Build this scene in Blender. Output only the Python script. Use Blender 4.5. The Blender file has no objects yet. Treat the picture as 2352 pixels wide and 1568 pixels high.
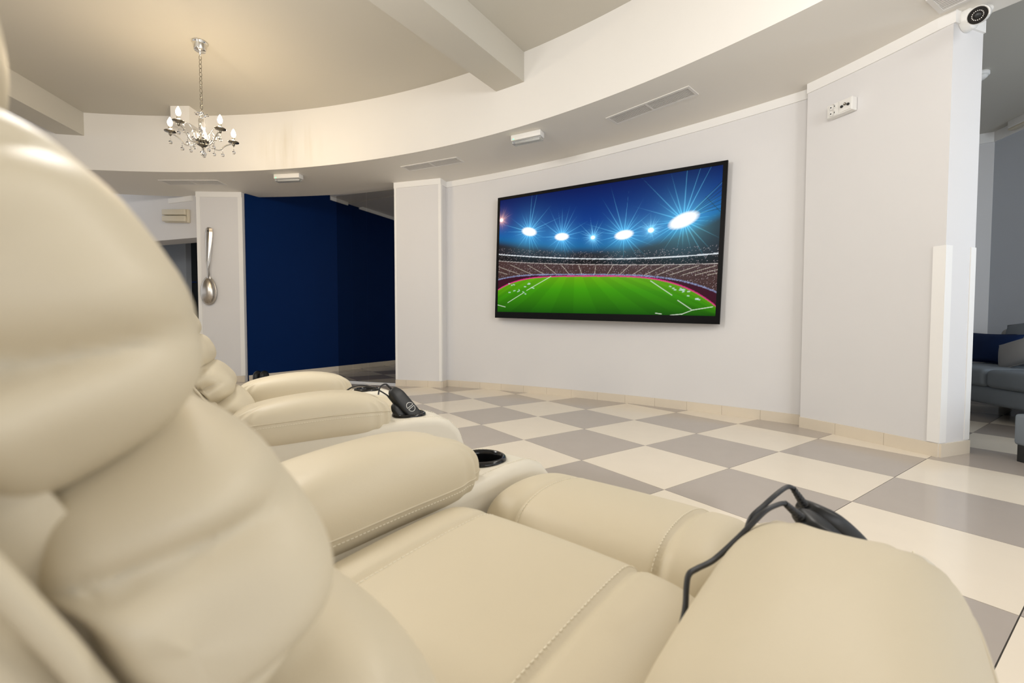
import bpy, bmesh, math, random
import numpy as np
from mathutils import Vector, Matrix, Quaternion
random.seed(4)
S = bpy.context.scene
C = S.collection
PI = math.pi
# ------------------------------------------------------------------ camera
IW, IH, FPX = 2352, 1568, 1031.54
CAM = Vector((1.40372, -1.91091, 0.82947))
YAW, PITCH, ROLL = 0.964485, -0.036144, 0.000861
fw = Vector((-math.sin(YAW) * math.cos(PITCH), math.cos(YAW) * math.cos(PITCH), math.sin(PITCH)))
rt = Vector((math.cos(YAW), math.sin(YAW), 0))
up = rt.cross(fw)
rt, up = rt * math.cos(ROLL) + up * math.sin(ROLL), up * math.cos(ROLL) - rt * math.sin(ROLL)
cd = bpy.data.cameras.new('camera')
cam = bpy.data.objects.new('camera', cd)
C.objects.link(cam)
cd.sensor_width = 36.0
cd.lens = FPX / IW * 36.0
cd.clip_start = 0.01
cd.dof.use_dof = True
cd.dof.focus_distance = 2.6
cd.dof.aperture_fstop = 7.0
M = Matrix((rt, up, -fw)).transposed().to_4x4()
M.translation = CAM
cam.matrix_world = M
S.camera = cam
S.view_settings.view_transform = 'Standard'
S.view_settings.look = 'None'
S.view_settings.gamma = 1.0
S.view_settings.use_curve_mapping = False
EXPO = 0.22
S.view_settings.exposure = EXPO
# ------------------------------------------------------------------ light
wd = bpy.data.worlds.new('world')
S.world = wd
wd.use_nodes = True
wd.node_tree.nodes['Background'].inputs[0].default_value = (0.97, 0.98, 1.0, 1)
wd.node_tree.nodes['Background'].inputs[1].default_value = 0.75


def area(name, loc, target, sx, sy, power, col):
    l = bpy.data.lights.new(name, 'AREA')
    l.shape = 'RECTANGLE'
    l.size, l.size_y, l.energy, l.color = sx, sy, power, col
    o = bpy.data.objects.new(name, l)
    C.objects.link(o)
    o.location = loc
    o.rotation_euler = (Vector(target) - Vector(loc)).to_track_quat('-Z', 'Y').to_euler()
    return o


def loc2(x, y, z=0.0):            # metres right / ahead of the camera, height above floor
    r2 = Vector((math.cos(YAW), math.sin(YAW), 0)); f2 = Vector((-math.sin(YAW), math.cos(YAW), 0))
    p = CAM + r2 * x + f2 * y
    return Vector((p.x, p.y, z))


# daylight through the glazed side of the hall (to the right of the frame)
area('window_light_side', loc2(4.4, -0.6, 1.5), loc2(1.6, 3.0, 1.2), 3.0, 2.2, 10, (0.74, 0.87, 1.0))
area('front_fill_light', loc2(3.4, -4.6, 1.6), loc2(0.6, 3.0, 1.4), 4.0, 2.4, 90, (0.97, 0.98, 1.0))  # added fill from behind the camera, no window known there
area('window_light_lounge', (2.85, 3.25, 1.6), (0.4, 4.7, 1.2), 1.2, 2.0, 36, (0.66, 0.83, 1.0))
# added point lights out of frame, filling the hall from above
for (lx, ly, pw) in ((1.2, 1.5, 38), (-1.5, 1.9, 62), (-3.2, 0.9, 85), (2.4, 0.2, 30)):
    l = bpy.data.lights.new('overhead_fill_light', 'POINT')
    l.energy, l.shadow_soft_size, l.color = pw, 0.25, (1.0, 0.97, 0.925)
    o = bpy.data.objects.new('overhead_fill_light', l)
    C.objects.link(o)
    o.location = loc2(lx, ly, 2.45)

# ------------------------------------------------------------------ photo geometry helpers


def ray(u, v):
    return fw + rt * ((u - IW / 2) / FPX) - up * ((v - IH / 2) / FPX)


def at_z(u, v, z):
    r = ray(u, v)
    return CAM + r * ((z - CAM.z) / r.z)


def at_plane(u, v, p0, n):
    r = ray(u, v)
    return CAM + r * ((Vector(p0) - CAM).dot(n) / r.dot(n))


def at_d(u, v, d):
    return CAM + ray(u, v) * d


# ------------------------------------------------------------------ materials
def mat(name, col, rough=0.5, metal=0.0, var=0.03, vscale=3.0, bump=0.0, bscale=200.0, spec=0.5, coat=0.0, emit=None, es=0.0, trans=0.0, ior=1.45):
    m = bpy.data.materials.new(name)
    m.use_nodes = True
    nt = m.node_tree
    b = nt.nodes['Principled BSDF']
    b.inputs['Roughness'].default_value = rough
    b.inputs['Metallic'].default_value = metal
    b.inputs['Specular IOR Level'].default_value = spec
    b.inputs['Coat Weight'].default_value = coat
    b.inputs['Transmission Weight'].default_value = trans
    b.inputs['IOR'].default_value = ior
    tc = nt.nodes.new('ShaderNodeTexCoord')
    if var > 0:
        nz = nt.nodes.new('ShaderNodeTexNoise')
        nz.inputs['Scale'].default_value = vscale
        nz.inputs['Detail'].default_value = 4
        mx = nt.nodes.new('ShaderNodeMix')
        mx.data_type = 'RGBA'
        mx.inputs[6].default_value = (*[c * (1 - var) for c in col], 1)
        mx.inputs[7].default_value = (*[min(1, c * (1 + var)) for c in col], 1)
        nt.links.new(tc.outputs['Object'], nz.inputs['Vector'])
        nt.links.new(nz.outputs['Fac'], mx.inputs[0])
        nt.links.new(mx.outputs[2], b.inputs['Base Color'])
    else:
        b.inputs['Base Color'].default_value = (*col, 1)
    if bump > 0:
        n2 = nt.nodes.new('ShaderNodeTexNoise')
        n2.inputs['Scale'].default_value = bscale
        n2.inputs['Detail'].default_value = 3
        bp = nt.nodes.new('ShaderNodeBump')
        bp.inputs['Strength'].default_value = bump
        bp.inputs['Distance'].default_value = 0.002
        nt.links.new(tc.outputs['Object'], n2.inputs['Vector'])
        nt.links.new(n2.outputs['Fac'], bp.inputs['Height'])
        nt.links.new(bp.outputs['Normal'], b.inputs['Normal'])
    if emit:
        b.inputs['Emission Color'].default_value = (*emit, 1)
        b.inputs['Emission Strength'].default_value = es
    return m


MT = {}
MT['wall'] = mat('wall_paint', (0.74, 0.73, 0.73), 0.6, var=0.015, bump=0.04, bscale=120)
MT['wallgrey'] = mat('wall_paint_grey', (0.62, 0.665, 0.73), 0.6, var=0.015, bump=0.04, bscale=120)
MT['blue'] = mat('wall_paint_blue', (0.001, 0.016, 0.085), 0.5, var=0.06, vscale=1.5, bump=0.04, bscale=120, spec=0.08)
MT['trim'] = mat('trim_white', (0.86, 0.85, 0.83), 0.45, var=0.01)
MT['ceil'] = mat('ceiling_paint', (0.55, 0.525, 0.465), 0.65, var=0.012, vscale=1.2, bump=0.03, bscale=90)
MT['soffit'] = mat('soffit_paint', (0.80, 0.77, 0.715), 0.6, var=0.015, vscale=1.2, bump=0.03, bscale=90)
MT['fascia'] = mat('fascia_paint', (0.78, 0.76, 0.725), 0.6, var=0.02, vscale=1.6, bump=0.03, bscale=90)
MT['tileb'] = mat('tile_beige', (0.83, 0.745, 0.625), 0.16, var=0.03, vscale=6, bump=0.015, bscale=60, spec=0.45)
MT['tileg'] = mat('tile_grey', (0.445, 0.395, 0.355), 0.13, var=0.04, vscale=6, bump=0.015, bscale=60, spec=0.5)
MT['grout'] = mat('grout', (0.10, 0.09, 0.08), 0.9, var=0.1, vscale=40)
MT['skirt'] = mat('skirting_tile', (0.74, 0.655, 0.53), 0.3, var=0.03, vscale=8)
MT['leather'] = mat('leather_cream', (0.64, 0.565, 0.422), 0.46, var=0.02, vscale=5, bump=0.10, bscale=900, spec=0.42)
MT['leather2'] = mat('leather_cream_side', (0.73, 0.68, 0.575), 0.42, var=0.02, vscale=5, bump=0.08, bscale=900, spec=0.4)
MT['thread'] = mat('thread', (0.82, 0.76, 0.62), 0.7, var=0.03)
MT['black'] = mat('black_plastic', (0.012, 0.013, 0.014), 0.42, var=0.1, vscale=30, bump=0.05, bscale=600)
MT['tvblack'] = mat('tv_black', (0.004, 0.004, 0.0045), 0.35, var=0.05, spec=0.12)
MT['blackgloss'] = mat('black_gloss', (0.008, 0.008, 0.009), 0.14, var=0.05)
MT['rubber'] = mat('black_rubber', (0.02, 0.021, 0.024), 0.38, var=0.1, vscale=20)
MT['chrome'] = mat('chrome', (0.78, 0.76, 0.72), 0.12, metal=1.0, var=0.02)
MT['chromedark'] = mat('chrome_dark', (0.25, 0.23, 0.19), 0.22, metal=1.0, var=0.05, vscale=20)
MT['steel'] = mat('hammered_steel', (0.52, 0.48, 0.43), 0.26, metal=1.0, var=0.15, vscale=14, bump=0.3, bscale=30)
MT['plastic'] = mat('white_plastic', (0.80, 0.79, 0.76), 0.35, var=0.01)
MT['plasticaged'] = mat('aged_plastic', (0.66, 0.60, 0.47), 0.35, var=0.03, vscale=8)
MT['clear'] = mat('clear_plastic', (0.85, 0.86, 0.84), 0.12, var=0.0, trans=0.75, ior=1.2)
MT['crystal'] = mat('crystal', (0.97, 0.97, 0.98), 0.02, var=0.0, trans=1.0, ior=1.5)
MT['vent'] = mat('vent_white', (0.74, 0.72, 0.69), 0.4, var=0.01)
MT['ventdark'] = mat('vent_duct', (0.17, 0.155, 0.135), 0.8, var=0.1)
MT['bulb'] = mat('bulb_glow', (1, 0.9, 0.75), 0.3, var=0.0, emit=(1.0, 0.78, 0.50), es=250)
MT['candle'] = mat('candle_sleeve', (0.75, 0.73, 0.68), 0.2, metal=1.0, var=0.02)
MT['led'] = mat('green_led', (0.05, 0.6, 0.2), 0.4, var=0.0, emit=(0.1, 1.0, 0.35), es=2.0)
MT['sofa'] = mat('grey_velvet', (0.20, 0.225, 0.25), 0.85, var=0.12, vscale=5, bump=0.1, bscale=300, spec=0.2)
MT['sofac'] = mat('grey_cushion', (0.34, 0.335, 0.33), 0.9, var=0.08, vscale=7, bump=0.1, bscale=300, spec=0.2)
MT['navy'] = mat('navy_velvet', (0.006, 0.02, 0.075), 0.8, var=0.2, vscale=7, spec=0.2)
MT['darkdoor'] = mat('dark_door', (0.035, 0.042, 0.04), 0.35, var=0.1)
MT['bluemark'] = mat('blue_mark', (0.01, 0.05, 0.25), 0.5, var=0.02)
def add_stain(m, p, ex, ez):
    nt = m.node_tree
    b = nt.nodes['Principled BSDF']
    src = b.inputs['Base Color'].links[0].from_socket
    tc = nt.nodes.new('ShaderNodeTexCoord')
    mp = nt.nodes.new('ShaderNodeMapping'); mp.vector_type = 'POINT'
    mp.inputs['Location'].default_value = (-p[0] / ex, -p[1] / ex, -p[2] / ez)
    mp.inputs['Scale'].default_value = (1 / ex, 1 / ex, 1 / ez)
    ln_ = nt.nodes.new('ShaderNodeVectorMath'); ln_.operation = 'LENGTH'
    mr = nt.nodes.new('ShaderNodeMapRange'); mr.inputs[1].default_value = 1.0; mr.inputs[2].default_value = 0.3; mr.inputs[3].default_value = 0.0; mr.inputs[4].default_value = 0.32
    st = nt.nodes.new('ShaderNodeMapping'); st.inputs['Scale'].default_value = (9, 9, 0.8)
    nz = nt.nodes.new('ShaderNodeTexNoise'); nz.inputs['Scale'].default_value = 1.0; nz.inputs['Detail'].default_value = 3
    r2 = nt.nodes.new('ShaderNodeMapRange'); r2.inputs[1].default_value = 0.42; r2.inputs[2].default_value = 0.7
    mu = nt.nodes.new('ShaderNodeMath'); mu.operation = 'MULTIPLY'
    mx = nt.nodes.new('ShaderNodeMix'); mx.data_type = 'RGBA'; mx.inputs[7].default_value = (0.52, 0.45, 0.29, 1)
    L = nt.links.new
    L(tc.outputs['Object'], mp.inputs[0]); L(mp.outputs[0], ln_.inputs[0]); L(ln_.outputs['Value'], mr.inputs[0])
    L(tc.outputs['Object'], st.inputs[0]); L(st.outputs[0], nz.inputs['Vector']); L(nz.outputs['Fac'], r2.inputs[0])
    L(mr.outputs[0], mu.inputs[0]); L(r2.outputs[0], mu.inputs[1]); L(mu.outputs[0], mx.inputs[0]); L(src, mx.inputs[6])
    L(mx.outputs[2], b.inputs['Base Color'])


add_stain(MT['fascia'], (-4.73, -0.97, 3.0), 0.55, 0.34)    # old leak marks on the curved fascia


def glass_mat(name, tint, gloss):
    m = bpy.data.materials.new(name)
    m.use_nodes = True
    nt = m.node_tree
    nt.nodes.remove(nt.nodes['Principled BSDF'])
    o = nt.nodes['Material Output']
    t = nt.nodes.new('ShaderNodeBsdfTransparent'); t.inputs[0].default_value = (*tint, 1)
    g = nt.nodes.new('ShaderNodeBsdfGlossy'); g.inputs['Roughness'].default_value = 0.02
    mx = nt.nodes.new('ShaderNodeMixShader'); mx.inputs[0].default_value = gloss
    nt.links.new(t.outputs[0], mx.inputs[1]); nt.links.new(g.outputs[0], mx.inputs[2])
    nt.links.new(mx.outputs[0], o.inputs[0])
    return m


MT['glass'] = glass_mat('tinted_glass', (0.80, 0.795, 0.78), 0.0)

# ------------------------------------------------------------------ mesh helpers


def link(name, me, m, parent=None, smooth=False):
    o = bpy.data.objects.new(name, me)
    C.objects.link(o)
    if m is not None and len(me.materials) == 0:
        me.materials.append(m)
    if smooth:
        for p in me.polygons:
            p.use_smooth = True
    if parent is not None:
        o.parent = parent
    return o


def obj(name, vf, m, parent=None, smooth=False):
    me = bpy.data.meshes.new(name)
    me.from_pydata([tuple(v) for v in vf[0]], [], vf[1])
    me.update()
    return link(name, me, m, parent, smooth)


def bobj(name, bm, m, parent=None, smooth=False):
    me = bpy.data.meshes.new(name)
    bm.normal_update()
    bm.to_mesh(me)
    bm.free()
    return link(name, me, m, parent, smooth)


def cat(*vfs):
    V, F = [], []
    for v, f in vfs:
        n = len(V)
        V += [tuple(x) for x in v]
        F += [tuple(i + n for i in q) for q in f]
    return V, F


BOXF = [(0, 3, 2, 1), (4, 5, 6, 7), (0, 1, 5, 4), (1, 2, 6, 5), (2, 3, 7, 6), (3, 0, 4, 7)]


def box(x0, x1, y0, y1, z0, z1):
    return [(x0, y0, z0), (x1, y0, z0), (x1, y1, z0), (x0, y1, z0), (x0, y0, z1), (x1, y0, z1), (x1, y1, z1), (x0, y1, z1)], list(BOXF)


def fbox(o, ax, ay, az, x0, x1, y0, y1, z0, z1):
    """box in a frame: origin o, axes ax ay az"""
    v, f = box(x0, x1, y0, y1, z0, z1)
    return [Vector(o) + ax * a + ay * b + az * c for a, b, c in v], f


def rbox(name, o, ax, ay, az, x0, x1, y0, y1, z0, z1, r, m, parent=None, seg=3, smooth=True):
    bm = bmesh.new()
    v, f = fbox(o, ax, ay, az, x0, x1, y0, y1, z0, z1)
    vs = [bm.verts.new(p) for p in v]
    for q in f:
        bm.faces.new([vs[i] for i in q])
    bmesh.ops.recalc_face_normals(bm, faces=bm.faces)
    bmesh.ops.bevel(bm, geom=list(bm.edges), offset=r, segments=seg, affect='EDGES', profile=0.5)
    return bobj(name, bm, m, parent, smooth)


def prism(pts, z0, z1):
    """vertical prism over a plan polygon (ccw)"""
    n = len(pts)
    V = [(p[0], p[1], z0) for p in pts] + [(p[0], p[1], z1) for p in pts]
    F = [tuple(range(n - 1, -1, -1)), tuple(range(n, 2 * n))]
    F += [(i, (i + 1) % n, n + (i + 1) % n, n + i) for i in range(n)]
    return V, F


def smooth_path(P, n=8):
    """catmull-rom"""
    P = [Vector(p) for p in P]
    Q = [P[0]] + P + [P[-1]]
    out = []
    for i in range(1, len(Q) - 2):
        for k in range(n):
            t = k / n
            a, b, c, d = Q[i - 1], Q[i], Q[i + 1], Q[i + 2]
            out.append(0.5 * ((2 * b) + (c - a) * t + (2 * a - 5 * b + 4 * c - d) * t * t + (3 * b - a - 3 * c + d) * t ** 3))
    out.append(P[-1])
    return out


def tube(path, r, n=8, closed=False):
    path = [Vector(p) for p in path]
    m = len(path)
    V, F = [], []
    prev = None
    for i, p in enumerate(path):
        a = path[(i - 1) % m] if (closed or i > 0) else p
        b = path[(i + 1) % m] if (closed or i < m - 1) else p
        t = (b - a)
        t = t.normalized() if t.length > 1e-9 else Vector((0, 0, 1))
        if prev is None:
            x = t.orthogonal().normalized()
        else:
            x = prev - t * prev.dot(t)
            x = x.normalized() if x.length > 1e-6 else t.orthogonal().normalized()
        prev = x
        y = t.cross(x)
        rr = r[i] if isinstance(r, (list, tuple)) else r
        for k in range(n):
            an = 2 * PI * k / n
            V.append(p + x * (rr * math.cos(an)) + y * (rr * math.sin(an)))
    seg = m if closed else m - 1
    for i in range(seg):
        for k in range(n):
            F.append((i * n + k, i * n + (k + 1) % n, ((i + 1) % m) * n + (k + 1) % n, ((i + 1) % m) * n + k))
    if not closed:
        F.append(tuple(range(n - 1, -1, -1)))
        F.append(tuple((m - 1) * n + k for k in range(n)))
    return V, F


def lathe(prof, n=20, o=(0, 0, 0), ax=None, ay=None, az=None):
    """prof: list of (r, h); revolve about az at o"""
    o = Vector(o)
    ax = ax or Vector((1, 0, 0)); ay = ay or Vector((0, 1, 0)); az = az or Vector((0, 0, 1))
    V, F = [], []
    for r, h in prof:
        for k in range(n):
            an = 2 * PI * k / n
            V.append(o + ax * (r * math.cos(an)) + ay * (r * math.sin(an)) + az * h)
    for i in range(len(prof) - 1):
        for k in range(n):
            F.append((i * n + k, i * n + (k + 1) % n, (i + 1) * n + (k + 1) % n, (i + 1) * n + k))
    if prof[0][0] > 1e-6:
        F.append(tuple(range(n - 1, -1, -1)))
    if prof[-1][0] > 1e-6:
        F.append(tuple((len(prof) - 1) * n + k for k in range(n)))
    return V, F


def spow(v, e):
    return math.copysign(abs(v) ** e, v)


def superell(fn, nu=48, nv=24):
    """closed surface from fn(theta, phi) -> Vector"""
    V, F = [], []
    for j in range(nv + 1):
        ph = -PI / 2 + PI * j / nv
        for i in range(nu):
            V.append(fn(2 * PI * i / nu, ph))
    for j in range(nv):
        for i in range(nu):
            a, b = j * nu + i, j * nu + (i + 1) % nu
            F.append((a, b, b + nu, a + nu))
    return V, F


def empty(name, loc, rz=0.0):
    o = bpy.data.objects.new(name, None)
    C.objects.link(o)
    o.location = loc
    o.rotation_euler = (0, 0, rz)
    o.empty_display_size = 0.1
    return o


def tag(o, label, catg, group=None):
    o['label'] = label
    o['category'] = catg
    if group:
        o['group'] = group
    return o


def struct(o, label=None):
    o['kind'] = 'structure'
    if label:
        o['label'] = label
    return o


def stuff(o):
    o['kind'] = 'stuff'
    return o


def cut(o, cutter):
    md = o.modifiers.new('b', 'BOOLEAN')
    md.operation = 'DIFFERENCE'
    md.object = cutter
    md.solver = 'EXACT'
    dg = bpy.context.evaluated_depsgraph_get()
    dg.update()
    me = bpy.data.meshes.new_from_object(o.evaluated_get(dg))
    o.modifiers.clear()
    o.data = me
    bpy.data.objects.remove(cutter, do_unlink=True)


Z = Vector((0, 0, 1))
HC = 2.745            # soffit height
HU = 3.435            # upper ceiling height
RC = Vector((0.46, -6.262, 0))    # centre of the round hall
RI, RO = 7.41, 8.52   # soffit ring radii


def pol(r, a, z=0.0):
    return Vector((RC.x + r * math.cos(a), RC.y + r * math.sin(a), z))


def ang(p):
    return math.atan2(p[1] - RC.y, p[0] - RC.x)


# ================================================================== STRUCTURE
# ---- floor
T = 0.6
base = struct(obj('floor', box(-14, 9, -13, 11, -0.05, -0.003), MT['grout']), 'polished checkerboard floor of beige and grey square tiles')
g = 0.0016


def tile_mesh(m, nm):
    me = bpy.data.meshes.new(nm)
    bm = bmesh.new()
    v, f = box(g, T - g, g, T - g, -0.003, 0.0)
    vs = [bm.verts.new(p) for p in v]
    for q in f[1:]:
        bm.faces.new([vs[i] for i in q])
    bm.to_mesh(me); bm.free()
    me.materials.append(m)
    return me


tmb, tmg = tile_mesh(MT['tileb'], 'tile_beige'), tile_mesh(MT['tileg'], 'tile_grey')
cand = []
for i in range(-22, 14):
    for j in range(-18, 18):
        p = Vector(((i + .5) * T, (j + .5) * T, 0))
        d = p - CAM
        dz = d.dot(fw)
        vis = 0
        if dz > 0.25:
            u = IW / 2 + FPX * d.dot(rt) / dz
            v = IH / 2 - FPX * d.dot(up) / dz
            if -350 < u < IW + 350 and v < IH + 900:
                vis = 1.0 / dz
        # behind the TV wall nothing shows
        rr = (p - RC).length
        a = math.degrees(ang(p))
        if rr > 9.0 and 92 < a < 128:
            vis = 0
        cand.append((vis, i, j))
cand.sort(reverse=True)
rest = {0: ([], []), 1: ([], [])}
for k, (vis, i, j) in enumerate(cand):
    grey = (i + j) % 2 == 0
    if k < 296 and vis > 0:
        o = bpy.data.objects.new('tile', tmg if grey else tmb)
        C.objects.link(o)
        o.location = (i * T, j * T, 0)
        o.parent = base
    else:
        x0, x1, y0, y1 = i * T + g, (i + 1) * T - g, j * T + g, (j + 1) * T - g
        V, F = rest[1 if grey else 0]
        n = len(V)
        V += [(x0, y0, 0), (x1, y0, 0), (x1, y1, 0), (x0, y1, 0)]
        F.append((n, n + 1, n + 2, n + 3))
stuff(obj('tile_field', rest[0], MT['tileb'], base))
stuff(obj('tile_field', rest[1], MT['tileg'], base))


def wall_path(name, pts, th, z0, z1, m, label=None, smooth=False):
    """wall with its room face along pts (plan polyline), body on the left-hand side of travel if th>0"""
    P = [Vector((p[0], p[1], 0)) for p in pts]
    N = []
    for i in range(len(P)):
        a = P[max(0, i - 1)]; b = P[min(len(P) - 1, i + 1)]
        t = (b - a).normalized()
        N.append(Vector((-t.y, t.x, 0)))
    Q = [p + n * th for p, n in zip(P, N)]
    V, F = [], []
    n = len(P)
    for p in P: V.append((p.x, p.y, z0))
    for p in P: V.append((p.x, p.y, z1))
    for p in Q: V.append((p.x, p.y, z0))
    for p in Q: V.append((p.x, p.y, z1))
    for i in range(n - 1):
        F.append((i, i + 1, n + i + 1, n + i))
        F.append((2 * n + i + 1, 2 * n + i, 3 * n + i, 3 * n + i + 1))
        F.append((n + i, n + i + 1, 3 * n + i + 1, 3 * n + i))
        F.append((i + 1, i, 2 * n + i, 2 * n + i + 1))
    F.append((0, n, 3 * n, 2 * n))
    F.append((n - 1, 2 * n + n - 1, 3 * n + n - 1, n + n - 1))
    o = obj(name, (V, F), m, smooth=False)
    bm = bmesh.new(); bm.from_mesh(o.data); bmesh.ops.recalc_face_normals(bm, faces=bm.faces); bm.to_mesh(o.data); bm.free()
    if smooth:
        for p in o.data.polygons:
            p.use_smooth = abs(p.normal.z) < .5
        o.data.set_sharp_from_angle(angle=math.radians(30))
    return struct(o, label)


# ---- the curved TV wall: circle fitted to its crown moulding
WC, WR = Vector((1.628, -9.316, 0)), 11.662


def warc(a, r=WR):
    return Vector((WC.x + r * math.cos(a), WC.y + r * math.sin(a), 0))


def wang(p):
    return math.atan2(p[1] - WC.y, p[0] - WC.x)


a0, a1 = wang((-4.13, 0.825)), wang((-0.262, 2.19))
tvw = [warc(a0 + (a1 - a0) * i / 40) for i in range(41)]
PA, PB = Vector((-4.54, 0.275, 0)), Vector((-4.005, 0.705, 0))       # pilaster front face
pt = (PB - PA).normalized(); pn = Vector((-pt.y, pt.x, 0))             # pn points away from the room
PB2 = tvw[0] + pt * 0.0
R0, R1 = Vector((-0.25, 2.10, 0)), Vector((0.632, 1.898, 0))           # right-hand wall face
R2 = Vector((0.712, 2.19, 0))
wall_path('wall_center', tvw, 0.15, 0, HC, MT['wall'], 'white curved wall that carries the television', smooth=True)
# pilaster
wp = struct(obj('wall_pilaster', prism([PA, PB, PB + pn * 0.42, PA + pn * 0.42], 0, HC), MT['wall']), 'white square pilaster left of the television wall')
# right wall (slightly curved) with its end face
rn = (R2 - R1)
rw = []
for i in range(13):
    t = i / 12
    p = R0.lerp(R1, t)
    q = (R1 - R0).normalized()
    p = p + Vector((-q.y, q.x, 0)) * 0.014 * 4 * t * (1 - t)
    rw.append(p)
back = [R2, R2 + (R0 - R1) + Vector((0, 0.12, 0))]
struct(obj('wall_right', prism([Vector(p) for p in rw] + back, 0, HC), MT['wall']), 'white wall section right of the television with a free end')
# ---- far column with the spoon, blue wall, left wall
FL, FR = Vector((-6.555, -1.925, 0)), Vector((-6.215, -1.385, 0))
ft = (FR - FL).normalized(); fn = Vector((ft.y, -ft.x, 0))             # fn towards camera
struct(obj('wall_column', prism([FL, FR, FR - fn * 0.45, FL - fn * 0.45], 0, HC), MT['wall']), 'white wall column that carries the big spoon')
B0 = FR + ft * 0.02 - fn * 0.06
BD = Vector((-0.497, 0.868, 0)).normalized(); BN = Vector((0.868, 0.497, 0))
wall_path('wall_far', [B0, B0 + BD * 6.0], 0.15, 0, 4.6, MT['blue'], 'deep navy blue painted wall under the stairs')
# left wall with doorway
LW0 = Vector(at_z(453, 448, HC)); LW0.z = 0
LW1 = Vector(at_z(390, 456, HC)); LW1.z = 0
ld = (LW1 - LW0).normalized(); ln = Vector((-ld.y, ld.x, 0))
if ln.dot(CAM - LW0) < 0: ln = -ln
LW0 = LW0 - ld * 0.2


def lz(u, v):
    return at_plane(u, v, LW0, ln)


zl = lz(420, 548).z
dl0, dl1 = 0.05, 1.85
struct(obj('wall_left', cat(
    fbox(LW0, ld, -ln, Z, 0, 6.0, 0, 0.30, zl, 4.4),
    fbox(LW0, ld, -ln, Z, -0.02, dl0, 0, 0.30, 0, zl),
    fbox(LW0, ld, -ln, Z, dl1, 6.0, 0, 0.30, 0, zl)), MT['wall']), 'white wall with a doorway beside the spoon column')
s428 = (at_plane(428, 640, LW0 - ln * 1.2, ln) - LW0).dot(ld)
struct(obj('wall_hall', fbox(LW0, ld, -ln, Z, s428, 5.0, 1.2, 1.3, 0, 2.7), MT['wallgrey']), 'grey passage wall seen through the doorway')
dd = struct(obj('door_1', fbox(LW0, ld, -ln, Z, -0.28, s428 + 0.3, 1.5, 1.55, 0, 2.7), MT['darkdoor']), 'dark door panel inside the doorway')
for k in range(3):
    obj('panel_joint', fbox(LW0, ld, -ln, Z, -0.28, s428 + 0.3, 1.494, 1.5, 0.6 + 0.6 * k, 0.606 + 0.6 * k), MT['black'], dd)
bq = at_plane(447, 648, LW0 - ln * 1.5, ln)
obj('handle', fbox(bq, ld, ln, Z, -0.05, 0.05, 0, 0.03, -0.012, 0.012), MT['bluemark'], dd)
struct(obj('wall_hall_end', fbox(LW0, ld, -ln, Z, -0.28, 5.1, 2.6, 2.7, 0, 3.0), MT['wallgrey']))
struct(obj('ceiling_hall', fbox(LW0, ld, -ln, Z, -0.28, 5.1, 0.30, 2.7, 2.7, 2.8), MT['wallgrey']))

# ---- soffit ring (underside, fascia, outer edge) and upper ceiling
V, F = [], []
AS, AE, NS = math.radians(40), math.radians(215), 180
for i in range(NS + 1):
    a = AS + (AE - AS) * i / NS
    ro = RO if math.degrees(a) > 99 else (8.38 if math.degrees(a) < 91 else RO)
    for r, z in ((RI, HC), (RI, HU), (ro, HU), (ro, HC)):
        V.append(pol(r, a, z))
Fu, Ff = [], []
for i in range(NS):
    b, c = i * 4, (i + 1) * 4
    F += [(b, c, c + 1, b + 1), (b + 1, c + 1, c + 2, b + 2), (b + 2, c + 2, c + 3, b + 3), (b + 3, c + 3, c, b)]
F += [(0, 1, 2, 3), (NS * 4 + 3, NS * 4 + 2, NS * 4 + 1, NS * 4)]
ring = obj('ceiling_lower', (V, F), None)
ring.data.materials.append(MT['soffit']); ring.data.materials.append(MT['fascia'])
bm = bmesh.new(); bm.from_mesh(ring.data); bmesh.ops.recalc_face_normals(bm, faces=bm.faces); bm.to_mesh(ring.data); bm.free()
for p in ring.data.polygons:
    if abs(p.normal.z) < 0.3:
        p.material_index = 1
        p.use_smooth = True
ring.data.set_sharp_from_angle(angle=math.radians(40))
struct(ring, 'lowered white ceiling ring with a tall curved fascia')
# upper ceiling
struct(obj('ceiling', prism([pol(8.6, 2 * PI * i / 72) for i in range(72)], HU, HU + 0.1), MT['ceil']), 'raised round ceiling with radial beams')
# radial beams
bd = 0.28
for (pin, w0, w1, ln_) in ((Vector((-2.118, 0.639, 0)), 0.0, 0.327, 6.0), (Vector((-6.16, -3.065, 0)), 0.0, 0.30, 6.0), (Vector((0.46 + 7.35 * math.cos(math.radians(66)), -6.262 + 7.35 * math.sin(math.radians(66)), 0)), 0.0, 0.32, 6.0)):
    rd = (RC - pin); rd.z = 0; rd.normalize()
    sd = Vector((rd.y, -rd.x, 0))
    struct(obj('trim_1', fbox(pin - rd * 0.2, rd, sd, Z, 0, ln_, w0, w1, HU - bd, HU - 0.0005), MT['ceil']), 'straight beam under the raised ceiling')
# short stub on the far fascia
q0, q1 = at_z(391, 243, HU), at_z(434, 243, HU)
sx = (q1 - q0).normalized(); sy = Vector((sx.y, -sx.x, 0))
if sy.dot(CAM - q0) > 0: sy = -sy
struct(obj('trim_4', fbox((q0.x, q0.y, 0), sx, sy, Z, 0, (q1 - q0).length, 0, 0.5, HU - 0.20, HU - 0.0005), MT['fascia']), 'short boxed stub on the curved fascia')

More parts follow.
